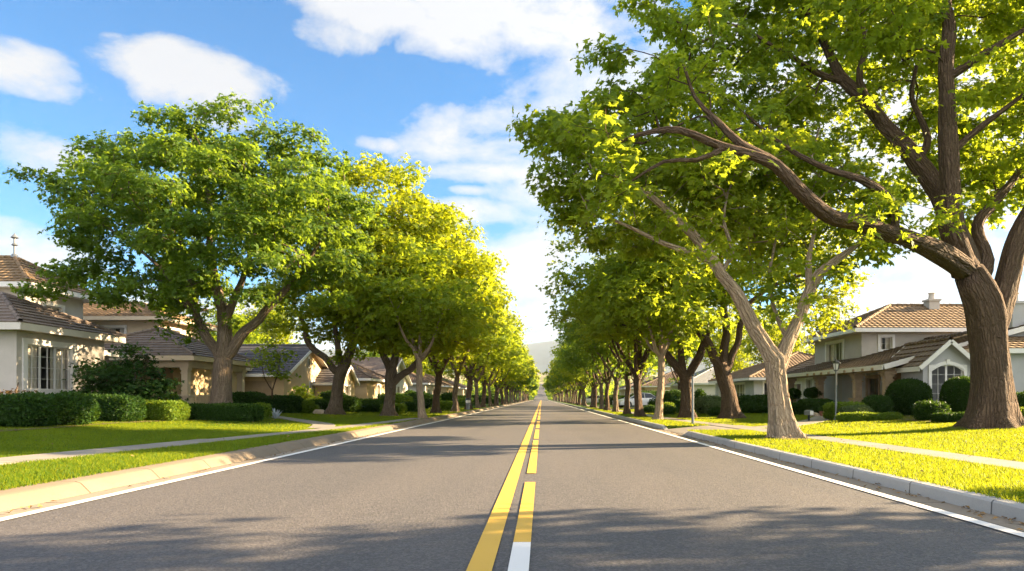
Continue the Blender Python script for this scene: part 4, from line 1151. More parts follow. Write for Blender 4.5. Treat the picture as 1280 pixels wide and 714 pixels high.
RIB = []
def ribbon(name, pts, w, mat='walk', lift=.022):
    """a walk of slabs along a centre line"""
    P2 = [Vector((p[0], p[1])) for p in pts]
    q = []
    for i in range(len(P2) - 1):
        n = max(1, int((P2[i + 1] - P2[i]).length / .5))
        for k in range(n):
            t = k / n; p0 = P2[max(i - 1, 0)]; a, b = P2[i], P2[i + 1]; p3 = P2[min(i + 2, len(P2) - 1)]
            q.append(.5 * ((2 * a) + (b - p0) * t + (2 * p0 - 5 * a + 4 * b - p3) * t * t + (3 * a - p0 - 3 * b + p3) * t ** 3))
    q.append(P2[-1]); mb = MB(); L = 0
    for i in range(len(q) - 1):
        ta = (q[min(i + 1, len(q) - 1)] - q[max(i - 1, 0)]).normalized(); tb_ = (q[min(i + 2, len(q) - 1)] - q[i]).normalized()
        na, nb = Vector((-ta.y, ta.x)) * w / 2, Vector((-tb_.y, tb_.x)) * w / 2
        a0, a1, b0, b1 = q[i] + na, q[i] - na, q[i + 1] + nb, q[i + 1] - nb
        l2 = L + (q[i + 1] - q[i]).length
        zz = lambda p: max(gz(p.x), .15) + lift + (0 if abs(p.x) < 8 else .02)
        mb.poly([(a1.x, a1.y, zz(a1)), (b1.x, b1.y, zz(b1)), (b0.x, b0.y, zz(b0)), (a0.x, a0.y, zz(a0))], [(L, 0), (l2, 0), (l2, 1), (L, 1)])
        for s0, s1 in ((a0, b0), (a1, b1)): mb.poly([(s0.x, s0.y, zz(s0)), (s1.x, s1.y, zz(s1)), (s1.x, s1.y, zz(s1) - .15), (s0.x, s0.y, zz(s0) - .15)], [(L, 0), (l2, 0), (l2, 1), (L, 1)])
        L = l2
    RIB.append((np.array([[p.x, p.y] for p in q]), w / 2))
    return tag(mb.build(name, M[mat]), kind='structure')
ribbon('left_sidewalk', [(-9.4, -8), (-8.75, 5), (-8.32, 10.5), (-7.45, 17.8), (-7.0, 21), (-6.5, 27), (-6.24, 32), (-6.22, 34)], .74)
ribbon('right_sidewalk', [(7.1, -8), (7.0, 8), (6.95, 15), (6.85, 20), (6.55, 26), (6.2, 31), (6.15, 40), (6.15, 120)], .78)
ribbon('left_house_path', [(-7.35, 22.6), (-8.4, 26), (-11.6, 30.4), (-14.0, 33.2), (-16.3, 36)], .8, lift=.018)
ribbon('right_house_path', [(7.1, 23.1), (8.6, 24.2), (11.0, 27.4), (13.2, 31.4), (14.9, 34.2)], 1.0, lift=.018)
# kerb cut and apron
mb = MB()
for x0, x1, z0, z1 in ((4.456, 4.62, .012, .03), (4.62, 5.9, .03, .150), (5.9, 7.3, .150, .168)):
    n = 6
    for k in range(n):
        a, b = AP0 - .3 + (AP1 - AP0 + .6) * k / n, AP0 - .3 + (AP1 - AP0 + .6) * (k + 1) / n
        mb.poly([(x0, a, z0), (x1, a, z1), (x1, b, z1), (x0, b, z0)], [(x0, a), (x1, a), (x1, b), (x0, b)])
tag(mb.build('kerb_apron', M['walk']), kind='structure')
mb = MB(); 
for sx, yy in ((-1, 0), ):
    pass
# soil beds under the hedges
def bed(pts, name='soil_bed'):
    mb = MB(); mb.poly([(x, y, gz(x) + .03) for x, y in pts]); return tag(mb.build(name, M['mulch']), kind='structure')
bed([G(-80, 545)[:2], G(0, 541)[:2], G(60, 537)[:2], G(150, 530)[:2], G(228, 526.5)[:2], G(330, 525)[:2], (-16.8, 36), (-19, 30), (-19, 20)])
bed([G(1120, 526)[:2], G(1175, 529)[:2], G(1225, 529)[:2], G(1330, 532)[:2], (19, 27), (15.5, 29.5)])
# worn earth at the feet of the nearest trunks
for bx, by, br in ((px_base(1240, 19.4), 19.4, 1.0), (px_base(980, 16.9), 16.9, .62), (px_base(915, 32.8), 32.8, .8), (px_base(859, 34.1), 34.1, .8), (px_base(275, 26.7), 26.7, .85), (px_base(419, 37.6), 37.6, .75), (px_base(486, 37.9), 37.9, .7)):
    mb = MB(); ring = [(bx + br * (1 + .22 * math.sin(3 * t + bx) + .12 * math.sin(7 * t + by)) * math.cos(t), by + br * (1 + .2 * math.sin(2 * t + by)) * math.sin(t)) for t in [2 * math.pi * k / 28 for k in range(28)]]
    for k in range(28): a, b = ring[k], ring[(k + 1) % 28]; mb.poly([(bx, by, gz(bx) + .075), (a[0], a[1], gz(a[0]) + .012), (b[0], b[1], gz(b[0]) + .012)])
    tag(mb.build('bare_earth_ground', M['mulch']), kind='structure')
# driveway by the parked car
mb = MB(); mb.poly([(6.6, 62, .172), (18, 62, .45), (18, 67, .45), (6.6, 67, .172)]); mb.poly([(4.45, 62, .016), (6.6, 62, .172), (6.6, 67, .172), (4.45, 67, .016)])
tag(mb.build('driveway', M['walk']), kind='structure')

# ------------------------------------------------------------------ grass
def on_walk(X, Y, margin=.0):
    bad = np.zeros(len(X), bool)
    for q, h in RIB:
        for a, b in zip(q, q[1:]):
            if b[1] < 3 and a[1] < 3: continue
            d = b - a; L2 = (d ** 2).sum()
            if L2 == 0: continue
            t = np.clip(((X - a[0]) * d[0] + (Y - a[1]) * d[1]) / L2, 0, 1)
            bad |= (X - a[0] - d[0] * t) ** 2 + (Y - a[1] - d[1] * t) ** 2 < (h + margin) ** 2
    bad |= (X > 4) & (X < 7.3) & (Y > AP0 - .35) & (Y < AP1 + .35)
    return bad
def grass_patch(name, x0, x1, y0, y1, dens, h, w, seed):
    rg = np.random.default_rng(seed); n = int((x1 - x0) * (y1 - y0) * dens)
    X, Y = rg.uniform(x0, x1, n), rg.uniform(y0, y1, n)
    px = VX + X / Y * F; k = (px > -60) & (px < 1340); X, Y = X[k], Y[k]
    k = ~on_walk(X, Y, .0); X, Y = X[k], Y[k]; n = len(X)
    ax = np.abs(X); s = np.clip((ax - 7.6) / 8.4, 0, 1); Z = .15 + .25 * s * s * (3 - 2 * s) - .01
    a = rg.uniform(0, 6.28, n); hh = h * rg.uniform(.55, 1.25, n); lean = rg.normal(0, .45, (n, 2)) * hh[:, None]
    ww = w * rg.uniform(.7, 1.3, n) / 2
    b0 = np.stack([X - np.cos(a) * ww, Y - np.sin(a) * ww, Z], 1); b1 = np.stack([X + np.cos(a) * ww, Y + np.sin(a) * ww, Z], 1)
    tp = np.stack([X + lean[:, 0], Y + lean[:, 1], Z + hh], 1)
    V = np.stack([b0, b1, tp], 1).reshape(-1, 3)
    big = np.sin(X * 1.3 + np.sin(Y * .7) * 2) * np.sin(Y * 1.1 + X * .4)
    med = np.sin(X * 5.1 + np.sin(Y * 3.3) * 1.5) * np.sin(Y * 4.3 + np.sin(X * 2.7) * 2)
    tone = np.clip(.45 + .20 * big + .12 * med + rg.normal(0, .22, n), 0, 1)
    me = np_mesh(name, V, np.arange(n * 3).reshape(n, 3), M['grass'], attrs={'tone': ('FLOAT', np.repeat(tone, 3))})
    return tag(link(name, me), 'short bright green lawn grass', None, None, 'stuff')
grass_patch('grass', 4.55, 12.5, 5.5, 12, 2300, .060, .012, 1)
grass_patch('grass', 4.55, 20, 12, 22, 1150, .060, .017, 2)
grass_patch('grass', 4.55, 24, 22, 36, 420, .062, .030, 3)
grass_patch('grass', 4.55, 22, 36, 70, 120, .066, .060, 4)
grass_patch('grass', -13, -5.83, 6.8, 13, 2300, .060, .012, 5)
grass_patch('grass', -20, -5.83, 13, 22, 1150, .060, .017, 6)
grass_patch('grass', -20, -5.83, 22, 36, 420, .062, .030, 7)
grass_patch('grass', -20, -5.83, 36, 70, 120, .066, .060, 8)

# ------------------------------------------------------------------ hedges and shrubs
def surf(n, e, dims, rg):
    a, b, c = dims; areas = np.array([b * c, b * c, a * c, a * c, a * b, a * b]); fidx = rg.choice(6, n, p=areas / areas.sum())
    p = rg.uniform(-1, 1, (n, 3)); ax = fidx // 2; p[np.arange(n), ax] = np.where(fidx % 2, 1, -1)
    s = (np.abs(p) ** e).sum(1) ** (1 / e); q = p / s[:, None]
    nr = np.sign(q) * np.abs(q) ** (e - 1) / np.array(dims); nr /= np.linalg.norm(nr, axis=1, keepdims=True)
    return q * np.array(dims), nr
def lumps(P_, seed, amp):
    return np.array([mnoise.noise(Vector((p[0] * 1.6 + seed, p[1] * 1.6, p[2] * 1.6))) + .5 * mnoise.noise(Vector((p[0] * 4, p[1] * 4 + seed, p[2] * 4))) for p in P_]) * amp
def bush_mesh(w, d, h, e, leaf, mat, seed, amp=.07, cover=2.6):
    """half width, half depth, height"""
    rg = np.random.default_rng(seed); dims = (w, d, h / 2)
    area = 8 * (w * d + w * h / 2 + d * h / 2) * (.75 if e < 3 else 1)
    n = int(min(30000, area / (leaf * leaf * .42) * cover))
    p, nr = surf(n, e, dims, rg)
    disp = lumps(p, seed, amp)
    p = p + nr * (disp + rg.normal(0, leaf * .35, n) - leaf * .2)[:, None]; p[:, 2] += h / 2
    k = p[:, 2] > .02; p, nr = p[k], nr[k]; n = len(p)
    ax = nr * .5 + rg.normal(size=(n, 3)) * .6 + np.array([0, 0, .25]); ax /= np.linalg.norm(ax, axis=1, keepdims=True)
    nn = nr + rg.normal(size=(n, 3)) * .5
    sd = np.cross(nn, ax); sd /= np.linalg.norm(sd, axis=1, keepdims=True)
    L = leaf * rg.uniform(.7, 1.3, n)[:, None]; W = L * .30
    V = np.stack([p, p + ax * L * .5 + sd * W, p + ax * L, p + ax * L * .5 - sd * W], 1).reshape(-1, 3)
    tone = np.clip(rg.normal(.45, .22, n), 0, 1)
    # the dense inside
    q = 26; g = []
    th = np.linspace(0, 2 * math.pi, q, endpoint=False); ph = np.linspace(-math.pi / 2, math.pi / 2, 15)
    for a in ph:
        for b in th:
            v = np.array([math.cos(a) * math.cos(b), math.cos(a) * math.sin(b), math.sin(a)]); s = (np.abs(v) ** e).sum() ** (1 / e); g.append(v / s * np.array(dims))
    g = np.array(g); nn_ = g / np.maximum(np.linalg.norm(g, axis=1, keepdims=True), 1e-6)
    g = g + nn_ * (lumps(g, seed, amp) - leaf * .75 - .02)[:, None]; g[:, 2] += h / 2; g[:, 2] = np.maximum(g[:, 2], -.05)
    off = len(V); f2 = np.array([(off + j * q + i, off + j * q + (i + 1) % q, off + (j + 1) * q + (i + 1) % q, off + (j + 1) * q + i) for j in range(14) for i in range(q)])
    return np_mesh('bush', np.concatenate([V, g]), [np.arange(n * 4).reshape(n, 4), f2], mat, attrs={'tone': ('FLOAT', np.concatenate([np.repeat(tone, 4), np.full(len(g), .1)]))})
BN = [0]
def bush(label, x0, x1, yt, yb, shape='box', mat='leaf_hedge', dep=None, grp=None, D=None, leaf=None, amp=None):
    BN[0] += 1
    g = G((x0 + x1) / 2, yb)
    if D: g = (px_base((x0 + x1) / 2, D), D, gz(px_base((x0 + x1) / 2, D)))
    Df = g[1]; wpx = (x1 - x0) * Df / F
    dep = dep or (wpx * .85 if shape == 'round' else min(wpx, 1.3))
    Dc = Df + dep / 2; x = px_base((x0 + x1) / 2, Dc); w = (x1 - x0) / 2 * Dc / F
    zt = CH - (yt - VY) * (Df + dep * .3) / F; h = max(.25, zt - gz(x))
    e = 5.5 if shape == 'box' else 2.3
    lf = leaf or max(.055, Df * .0024)
    me = bush_mesh(w, dep / 2, h * (1.0 if shape == 'box' else 1.04), e, lf, M[mat], BN[0], amp if amp is not None else (.035 if shape == 'box' else .05))
    o = link('hedge' if shape == 'box' else 'shrub', me); o.location = (x, Dc, gz(x) - .02)
    return tag(o, label, 'hedge' if shape == 'box' else 'shrub', grp)
HG_L, HG_R = 'clipped hedges and shrubs on the left lawns', 'clipped hedges and shrubs on the right lawns'
bush('dark leafy hedge in front of the white-trimmed window at the left edge', -60, 62, 495, 535, 'box', dep=1.6, grp=HG_L, amp=.10, leaf=.085)
bush('rounded dark hedge end bulging towards the lawn under the left house', 48, 114, 494, 534, 'round', dep=1.6, grp=HG_L, amp=.09, leaf=.085)
bush('middle length of dark hedge below the big loose shrub', 100, 172, 495, 528, 'box', dep=1.3, grp=HG_L, amp=.07, leaf=.08)
bush('yellowish end of the long left hedge', 166, 228, 502, 527, 'box', 'leaf_hedge_light', dep=1.3, grp=HG_L, leaf=.07)
bush('low square hedge behind the trunk of the big left tree', 226, 324, 506, 527, 'box', dep=1.2, grp=HG_L, leaf=.07)
bush('narrow bright clipped hedge end right of the big left trunk', 318, 334, 505, 525, 'box', 'leaf_hedge_light', dep=.9, grp=HG_L)
bush('short square-topped hedge before the porch of the tan house', 294, 328, 491, 507, 'box', D=31, dep=1.2, grp=HG_L)
bush('small light shrub under the left porch railing', 205, 226, 493, 503, 'round', 'leaf_hedge_light', D=30, grp=HG_L)
bush('very dark broad shrub beside the house path', 331, 374, 496, 517, 'box', dep=1.8, grp=HG_L)
bush('small square yellow-green hedge right of the very dark shrub', 368, 391, 502, 517, 'box', 'leaf_hedge_light', dep=.9, grp=HG_L)
bush('tiny yellow-green plant before the tan gable', 388, 398, 507, 517, 'round', 'leaf_hedge_light', dep=.6, grp=HG_L)
bush('dark hedge left of the low-limbed yellow-green tree', 386, 424, 501, 516.5, 'box', dep=1.5, grp=HG_L)
bush('round-ended dark hedge just right of the low-limbed tree', 424, 450, 497, 516, 'round', dep=1.8, grp=HG_L)
bush('taller dark shrub behind the low-limbed tree under the gable', 399, 434, 490, 506, 'round', D=46, grp=HG_L)
bush('long low box hedge below the arched window', 449, 487, 505, 517, 'box', dep=1.3, grp=HG_L, D=44)
bush('upper thin hedge right under the arched window', 448, 476, 500, 506, 'box', dep=1.2, grp=HG_L, D=52)
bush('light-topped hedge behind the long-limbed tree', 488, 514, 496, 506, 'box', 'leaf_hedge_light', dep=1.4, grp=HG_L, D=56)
bush('low dark hedge with rounded end right of the long-limbed tree', 500, 524, 504, 515, 'box', dep=1.3, grp=HG_L, D=48)
bush('light green hedge end at the foot of the long-limbed tree', 478, 506, 506, 516, 'box', 'leaf_hedge_light', dep=1.2, grp=HG_L, D=42)
bush('dark ball-shaped shrub left of the slender pale left tree', 506, 519, 489, 502, 'round', D=62, grp=HG_L)
bush('square hedge right of the slender pale left tree', 549, 567, 503, 515, 'box', 'leaf_hedge_light', dep=1.4, grp=HG_L, D=54)
bush('tall clipped hedge between trunks on the left side', 553, 568, 492, 504, 'box', dep=1.2, grp=HG_L, D=60)
# right side
bush('big round dark green shrub left of the arched window', 1112, 1159, 476, 521, 'round', dep=1.7, grp=HG_R, amp=.04)
bush('big round green shrub under the right half of the arched window', 1182, 1230, 473, 520, 'round', dep=1.7, grp=HG_R, amp=.04, D=25.4)
bush('loose low shrub between the two big round ones', 1146, 1182, 505, 527, 'round', 'leaf_hedge', dep=1.1, grp=HG_R, amp=.12, leaf=.09)
bush('low flat hedge at the edge of the lawn below the round green shrub', 1171, 1216, 517, 529, 'box', dep=.9, grp=HG_R)
bush('round dark shrub before the porch columns', 1081, 1112, 496, 517, 'round', dep=1.2, grp=HG_R, D=28)
bush('light square hedge behind the garden lamp post', 1034, 1077, 504, 525, 'box', 'leaf_hedge_light', dep=1.1, grp=HG_R)
bush('low rounded light hedge right of the garden lamp post', 1047, 1090, 509, 524, 'round', 'leaf_hedge_grey', dep=1.0, grp=HG_R, D=26.6)
bush('long knee-high hedge strip along the lawn before the porch', 1048, 1124, 517, 527, 'box', 'leaf_hedge_light', dep=.7, grp=HG_R)
bush('small shrub between porch hedge and big round shrub', 1106, 1124, 507, 520, 'round', 'leaf_hedge', dep=.8, grp=HG_R, amp=.1)
bush('dark block hedge beside the right house path', 1001, 1038, 500, 520, 'box', dep=1.5, grp=HG_R, D=33)
bush('hedge left of the dark block hedge behind the pale tree', 984, 1004, 505, 519, 'box', 'leaf_hedge', dep=1.2, grp=HG_R, D=34)
bush('clipped hedge right of the largest trunk', 1256, 1310, 492, 514, 'box', dep=1.2, grp=HG_R, D=26)
bush('light green shrub low at the right edge behind the largest trunk', 1262, 1320, 511, 531, 'round', 'leaf_hedge_light', dep=1.2, grp=HG_R, amp=.08)
for i, (a, b, t, bb, sh, mt, D_, lab) in enumerate([
  (868, 906, 496, 516, 'round', 'leaf_hedge_grey', 41, 'big grey-green mound between the two dark trunks'),
  (882, 905, 503, 515, 'round', 'leaf_hedge_grey', 39, 'smaller grey-green mound touching the thick leaning tree'),
  (886, 904, 511, 517, 'round', 'leaf_hedge', 37, 'lowest dark mound left of the thick leaning tree'),
  (903, 914, 495, 514, 'round', 'leaf_hedge', 46, 'dark upright shrub just behind the thick leaning tree'),
  (922, 942, 495, 511, 'round', 'leaf_hedge', 45, 'dark green ball shrub right of the thick leaning tree'),
  (940, 962, 495, 506, 'box', 'leaf_hedge', 47, 'square hedge under the white lattice window'),
  (927, 950, 504, 517, 'round', 'leaf_hedge', 39, 'dark dome shrub in front of the lattice-window hedge'),
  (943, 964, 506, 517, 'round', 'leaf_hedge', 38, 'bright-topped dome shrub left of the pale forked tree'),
  (952, 968, 499, 509, 'round', 'leaf_hedge', 43, 'small dome shrub half behind the pale forked tree'),
  (829, 856, 489, 508, 'round', 'leaf_hedge', 52, 'tall dark shrub left of the dark trunk by the grey post'),
  (845, 862, 500, 513, 'round', 'leaf_hedge', 44, 'round shrub touching the dark trunk on its left'),
  (868, 882, 488, 502, 'round', 'leaf_hedge', 52, 'tall round shrub just right of the grey post'),
  (828, 843, 504, 512, 'round', 'leaf_hedge_light', 47, 'light low mound right of the slender pale right tree'),
  (828, 846, 509, 515.5, 'round', 'leaf_hedge', 41, 'lowest dark mound right of the slender pale right tree'),
  (804, 822, 508, 515, 'round', 'leaf_hedge', 45, 'low grey-green mound left of the slender pale right tree'),
  (811, 824, 500, 509, 'round', 'leaf_hedge', 52, 'dark ball shrub right of the parked white car')]):
    bush(lab, a, b, t, bb, sh, mt, grp=HG_R, D=D_)
bush('tall dark hedge behind the parked white car', 801, 822, 490, 503, 'box', dep=1.5, grp=HG_R, D=84)
# farther hedges, repeated
hm = [bush_mesh(1.9, .7, 1.15, 5.5, .16, M['leaf_hedge'], 301), bush_mesh(1.2, 1.1, 1.4, 2.3, .16, M['leaf_hedge'], 302), bush_mesh(1.6, .6, .9, 5.5, .16, M['leaf_hedge_light'], 303)]
rh = random.Random(9)
for side in (-1, 1):
    D = 62
    while D < 150:
        for xx in (10.8, 13.4):
            if side > 0 and D < 72: continue
            o = link('hedge', hm[rh.randrange(3)]); x = side * (xx + rh.uniform(-.8, .8)); o.location = (x, D + rh.uniform(-2, 2), gz(x) - .02); o.rotation_euler[2] = rh.choice((0, math.pi / 2)) + rh.uniform(-.1, .1)
            tag(o, 'distant clipped hedge seen between the trunks of the %s row' % ('left' if side < 0 else 'right'), 'hedge', 'distant hedges on the %s side' % ('left' if side < 0 else 'right'))
        D += rh.uniform(6, 9)

def loose_shrub(label, px, py, D, rad, H, mat, seed, leaf=.13, npuff=26, name='shrub', trunk_h=.2, cat='shrub', sprays=20, blobs=None, grp=None, spread=.2):
    x = px_base(px, D)
    limbs = [[(0, 0, -.2, .07), (0, 0, .1, .06), (.03, 0, max(.3, trunk_h), .045)], [(0, 0, trunk_h * .9, .035), (-rad * .4, .1, H * .5, .025), (-rad * .6, .1, H * .75, .012)], [(.0, 0, trunk_h * .9, .035), (rad * .35, -.1, H * .6, .025), (rad * .5, -.1, H * .85, .012)]]
    blobs = blobs or [(0, 0, H * .5, rad * .8), (-rad * .45, 0, H * .42, rad * .55), (rad * .45, 0, H * .42, rad * .55), (0, rad * .3, H * .72, rad * .5)]
    me = make_tree('x', limbs, blobs, seed, M[mat], M['bark'], npuff=npuff, per=7, sprays=sprays, leaf=leaf, spread=spread, minz=.25 + trunk_h * .6 - .3, pen_z=.1, min_r=.005, puff_r=(.3, .55), squash=.8)
    o = empty(name, (x, D, gz(x)), 0, label, cat, grp)
    link('stems' if name == 'shrub' else 'trunk', me[0], o); link('foliage' if name == 'shrub' else 'crown', me[1], o)
    return o
loose_shrub('big loose glossy shrub rising over the hedge between the two left houses', 158, 500, 25.4, 1.75, 2.55, 'leaf_hedge', 71, leaf=.11, npuff=95, sprays=26, spread=.2,
            blobs=[(-.3, 0, 1.3, 1.15), (.7, -.1, 1.1, 1.0), (-1.0, .1, 1.15, .75), (.1, 0, 1.95, .75), (1.2, 0, 1.0, .6), (.3, -.4, .8, .8), (-.7, -.3, .8, .8)])
loose_shrub('small reddish-tinged shrub under the window at the left edge', 12, 500, 22.6, .75, 1.5, 'leaf_red', 72, leaf=.09, npuff=30, sprays=22, spread=.14)
loose_shrub('airy yellow-green shrub before the tan gable wall', 376, 508, 41, 1.0, 1.35, 'leaf_mid', 73, leaf=.15, npuff=26)
loose_shrub('slim young ornamental tree in front of the dark grey roof', 340, 505, 36, 1.0, 3.6, 'leaf_mid', 74, leaf=.13, npuff=20, name='ornamental_tree', trunk_h=1.2, cat='tree', sprays=9,
            blobs=[(0, 0, 2.6, .75), (.5, 0, 2.2, .5), (-.4, 0, 3.1, .45), (.1, 0, 3.5, .35), (.5, 0, 3.0, .4)])
# topiary on a stem
x = px_base(1016, 38); t = empty('topiary', (x, 38, gz(x)), 0, 'small umbrella-clipped topiary on a bare stem before the barrel-tiled house', 'topiary')
mb = MB(); mb.tube([(0, 0, -.1), (.03, 0, .4), (0, 0, .95)], .04, 7); mb.tube([(0, 0, .6), (.2, 0, .95)], .02, 5); mb.build('stem', M['bark'], t)
c = link('crown', bush_mesh(.45, .42, .5, 2.4, .07, M['leaf_hedge'], 401), t); c.location = (0, 0, .78)
x = px_base(971, 40); t2 = copy_tree(t); t2.location = (px_base(990, 40), 40, gz(x)); t2['label'] = 'small umbrella-clipped topiary just right of the pale forked trunk'

# ------------------------------------------------------------------ small objects
def lamp():
    g = G(1045, 525.5); o = empty('garden_lamp', g, 0, 'black lantern on a slim grey post at the edge of the right lawn', 'garden lamp')
    H = 1.15 + (498 - 450) * g[1] / F - g[2]
    mb = MB(); mb.lathe([(0, 0), (.10, 0), (.10, .05), (.05, .10), (.04, .35), (.035, H - .50), (.05, H - .47), (.05, H - .44), (0, H - .44)], 14); mb.build('post', M['metal_grey'], o, True)
    mb = MB(); mb.lathe([(0, H - .44), (.09, H - .43), (.09, H - .40), (0, H - .40)], 6)
    for k in range(6):
        a = math.pi / 3 * k; mb.bar((.085 * math.cos(a), .085 * math.sin(a), H - .41), (.14 * math.cos(a), .14 * math.sin(a), H - .14), .016, .016)
    mb.lathe([(0, H - .135), (.19, H - .14), (.17, H - .11), (.07, H - .03), (.03, H - .01), (.02, H + .04), (0, H + .06)], 6); mb.build('lantern_frame', M['metal_dark'], o)
    mb = MB(); mb.lathe([(0, H - .395), (.075, H - .395), (.128, H - .145), (0, H - .145)], 6); mb.build('lamp_glass', M['lampglass'], o)
lamp()
g = G(866, 530.5); o = empty('metal_post', g, 0, 'plain grey metal post on the verge beside the dark trunk, right of the road', 'post')
mb = MB(); H = 1.85; mb.lathe([(0, 0), (.11, 0), (.11, .03), (.055, .05), (.045, .5), (.042, H), (.0, H)], 12); mb.build('post', M['metal_grey'], o, True)
mb = MB(); mb.lathe([(0, H - .01), (.06, H), (.06, H + .05), (0, H + .09)], 12); mb.build('cap', M['metal_dark'], o, True)
# letter box on a dark post
g = G(1011, 527); o = empty('mailbox', g, .3, 'small grey round-topped mailbox on a short dark post beside the right path', 'mailbox')
mb = MB(); mb.box(-.03, .03, -.03, .03, 0, .26); mb.build('post', M['metal_dark'], o)
mb = MB(); pr = [(-.09, .26), (.09, .26), (.09, .37)] + [(.09 * math.cos(a), .37 + .09 * math.sin(a)) for a in [math.pi * k / 8 for k in range(1, 8)]] + [(-.09, .37)]
f = [(x, -.17, z) for x, z in pr]; b = [(x, .17, z) for x, z in pr]; mb.poly(f); mb.poly(b[::-1])
for i in range(len(pr)): j = (i + 1) % len(pr); mb.poly([f[j], f[i], b[i], b[j]])
mb.build('box', M['metal_grey'], o)
mb = MB(); mb.box(-.075, .075, -.182, -.172, .275, .42); mb.build('door', M['white'], o)
# post box between the far left trunks
x = px_base(598.5, 58); o = empty('post_box', (-5.95 - .3, 58, .15), 0, 'small white and grey post box with a dark cap on the left verge', 'post box')
mb = MB(); mb.lathe([(0, 0), (.16, 0), (.16, .45), (.19, .47), (.19, .62), (0, .63)], 12); mb.build('body', M['metal_grey'], o, True)
mb = MB(); mb.lathe([(0, .631), (.20, .631), (.20, .80), (.12, .88), (0, .88)], 12); mb.build('collar', M['white'], o, True)
mb = MB(); mb.lathe([(0, .881), (.24, .885), (.2, .96), (.08, 1.02), (0, 1.03)], 12); mb.build('cap', M['metal_dark'], o, True)
# rocks, agave, pot
def rock(px, py, s, label, seed, grp):
    g = G(px, py); rg = random.Random(seed); import bmesh
    bm = bmesh.new(); bmesh.ops.create_icosphere(bm, subdivisions=3, radius=1)
    for v in bm.verts:
        n = mnoise.noise(v.co * 1.3 + Vector((seed * 3.1, 0, 0))) * .45 + mnoise.noise(v.co * 3.5 + Vector((seed, 0, 0))) * .16
        v.co *= 1 + n; v.co.z = max(v.co.z, -.35); v.co = Vector((v.co.x * s[0], v.co.y * s[1], v.co.z * s[2]))
    me = bpy.data.meshes.new('rock'); bm.to_mesh(me); bm.free(); me.materials.append(M['rock'])
    o = link('rock', me); o.location = (g[0], g[1], g[2] + s[2] * .25); tag(o, label, 'rock', grp)
RG_ = 'garden rocks'
rock(331, 524, (.28, .25, .2), 'pale tan rock by the narrow bright hedge end on the left', 1, RG_)
rock(338, 521, (.34, .3, .22), 'darker tan rock touching the pale spiky plant', 2, RG_)
rock(399, 517.5, (.35, .3, .22), 'tan rock left of the low-limbed tree', 3, RG_)
rock(406, 517.5, (.28, .3, .15), 'flat tan rock nearest the low-limbed tree trunk', 4, RG_)
rock(1017.5, 521, (.24, .22, .16), 'pale rounded rock beside the small mailbox', 5, RG_)
rock(1022, 521, (.14, .14, .11), 'smallest pale rock between mailbox and potted plant', 6, RG_)
g = G(344, 524); rg = np.random.default_rng(4); V = []; Fc = []
for k in range(26):
    a = rg.uniform(0, 6.28); el = rg.uniform(.5, 1.45); L = rg.uniform(.3, .5)
    d = np.array([math.cos(a) * math.cos(el), math.sin(a) * math.cos(el), math.sin(el)]); s = np.array([-math.sin(a), math.cos(a), 0])
    n = len(V); V += [s * -.03, s * .03, d * L * .5 + s * .045, d * L + np.array([0, 0, .02]), d * L * .5 - s * .045]; Fc.append((n, n + 1, n + 2, n + 3, n + 4))
o = link('spiky_plant', np_mesh('spiky_plant', np.array(V), np.array(Fc), M['leaf_agave'], attrs={'tone': ('FLOAT', rg.uniform(0, 1, len(V)))})); o.location = g; tag(o, 'pale blue-white spiky plant beside the left house path', 'plant')
g = G(1029.5, 521); o = empty('potted_plant', g, 0, 'terracotta pot with a small green plant at the end of the dark block hedge', 'potted plant')
mb = MB(); mb.lathe([(0, 0), (.13, 0), (.18, .2), (.2, .2), (.2, .25), (.17, .25), (.16, .21), (0, .21)], 14); mb.build('pot', M['terracotta'], o, True)
c = link('plant', bush_mesh(.19, .19, .26, 2.2, .06, M['leaf_hedge'], 411, amp=.04), o); c.location = (0, 0, .2)

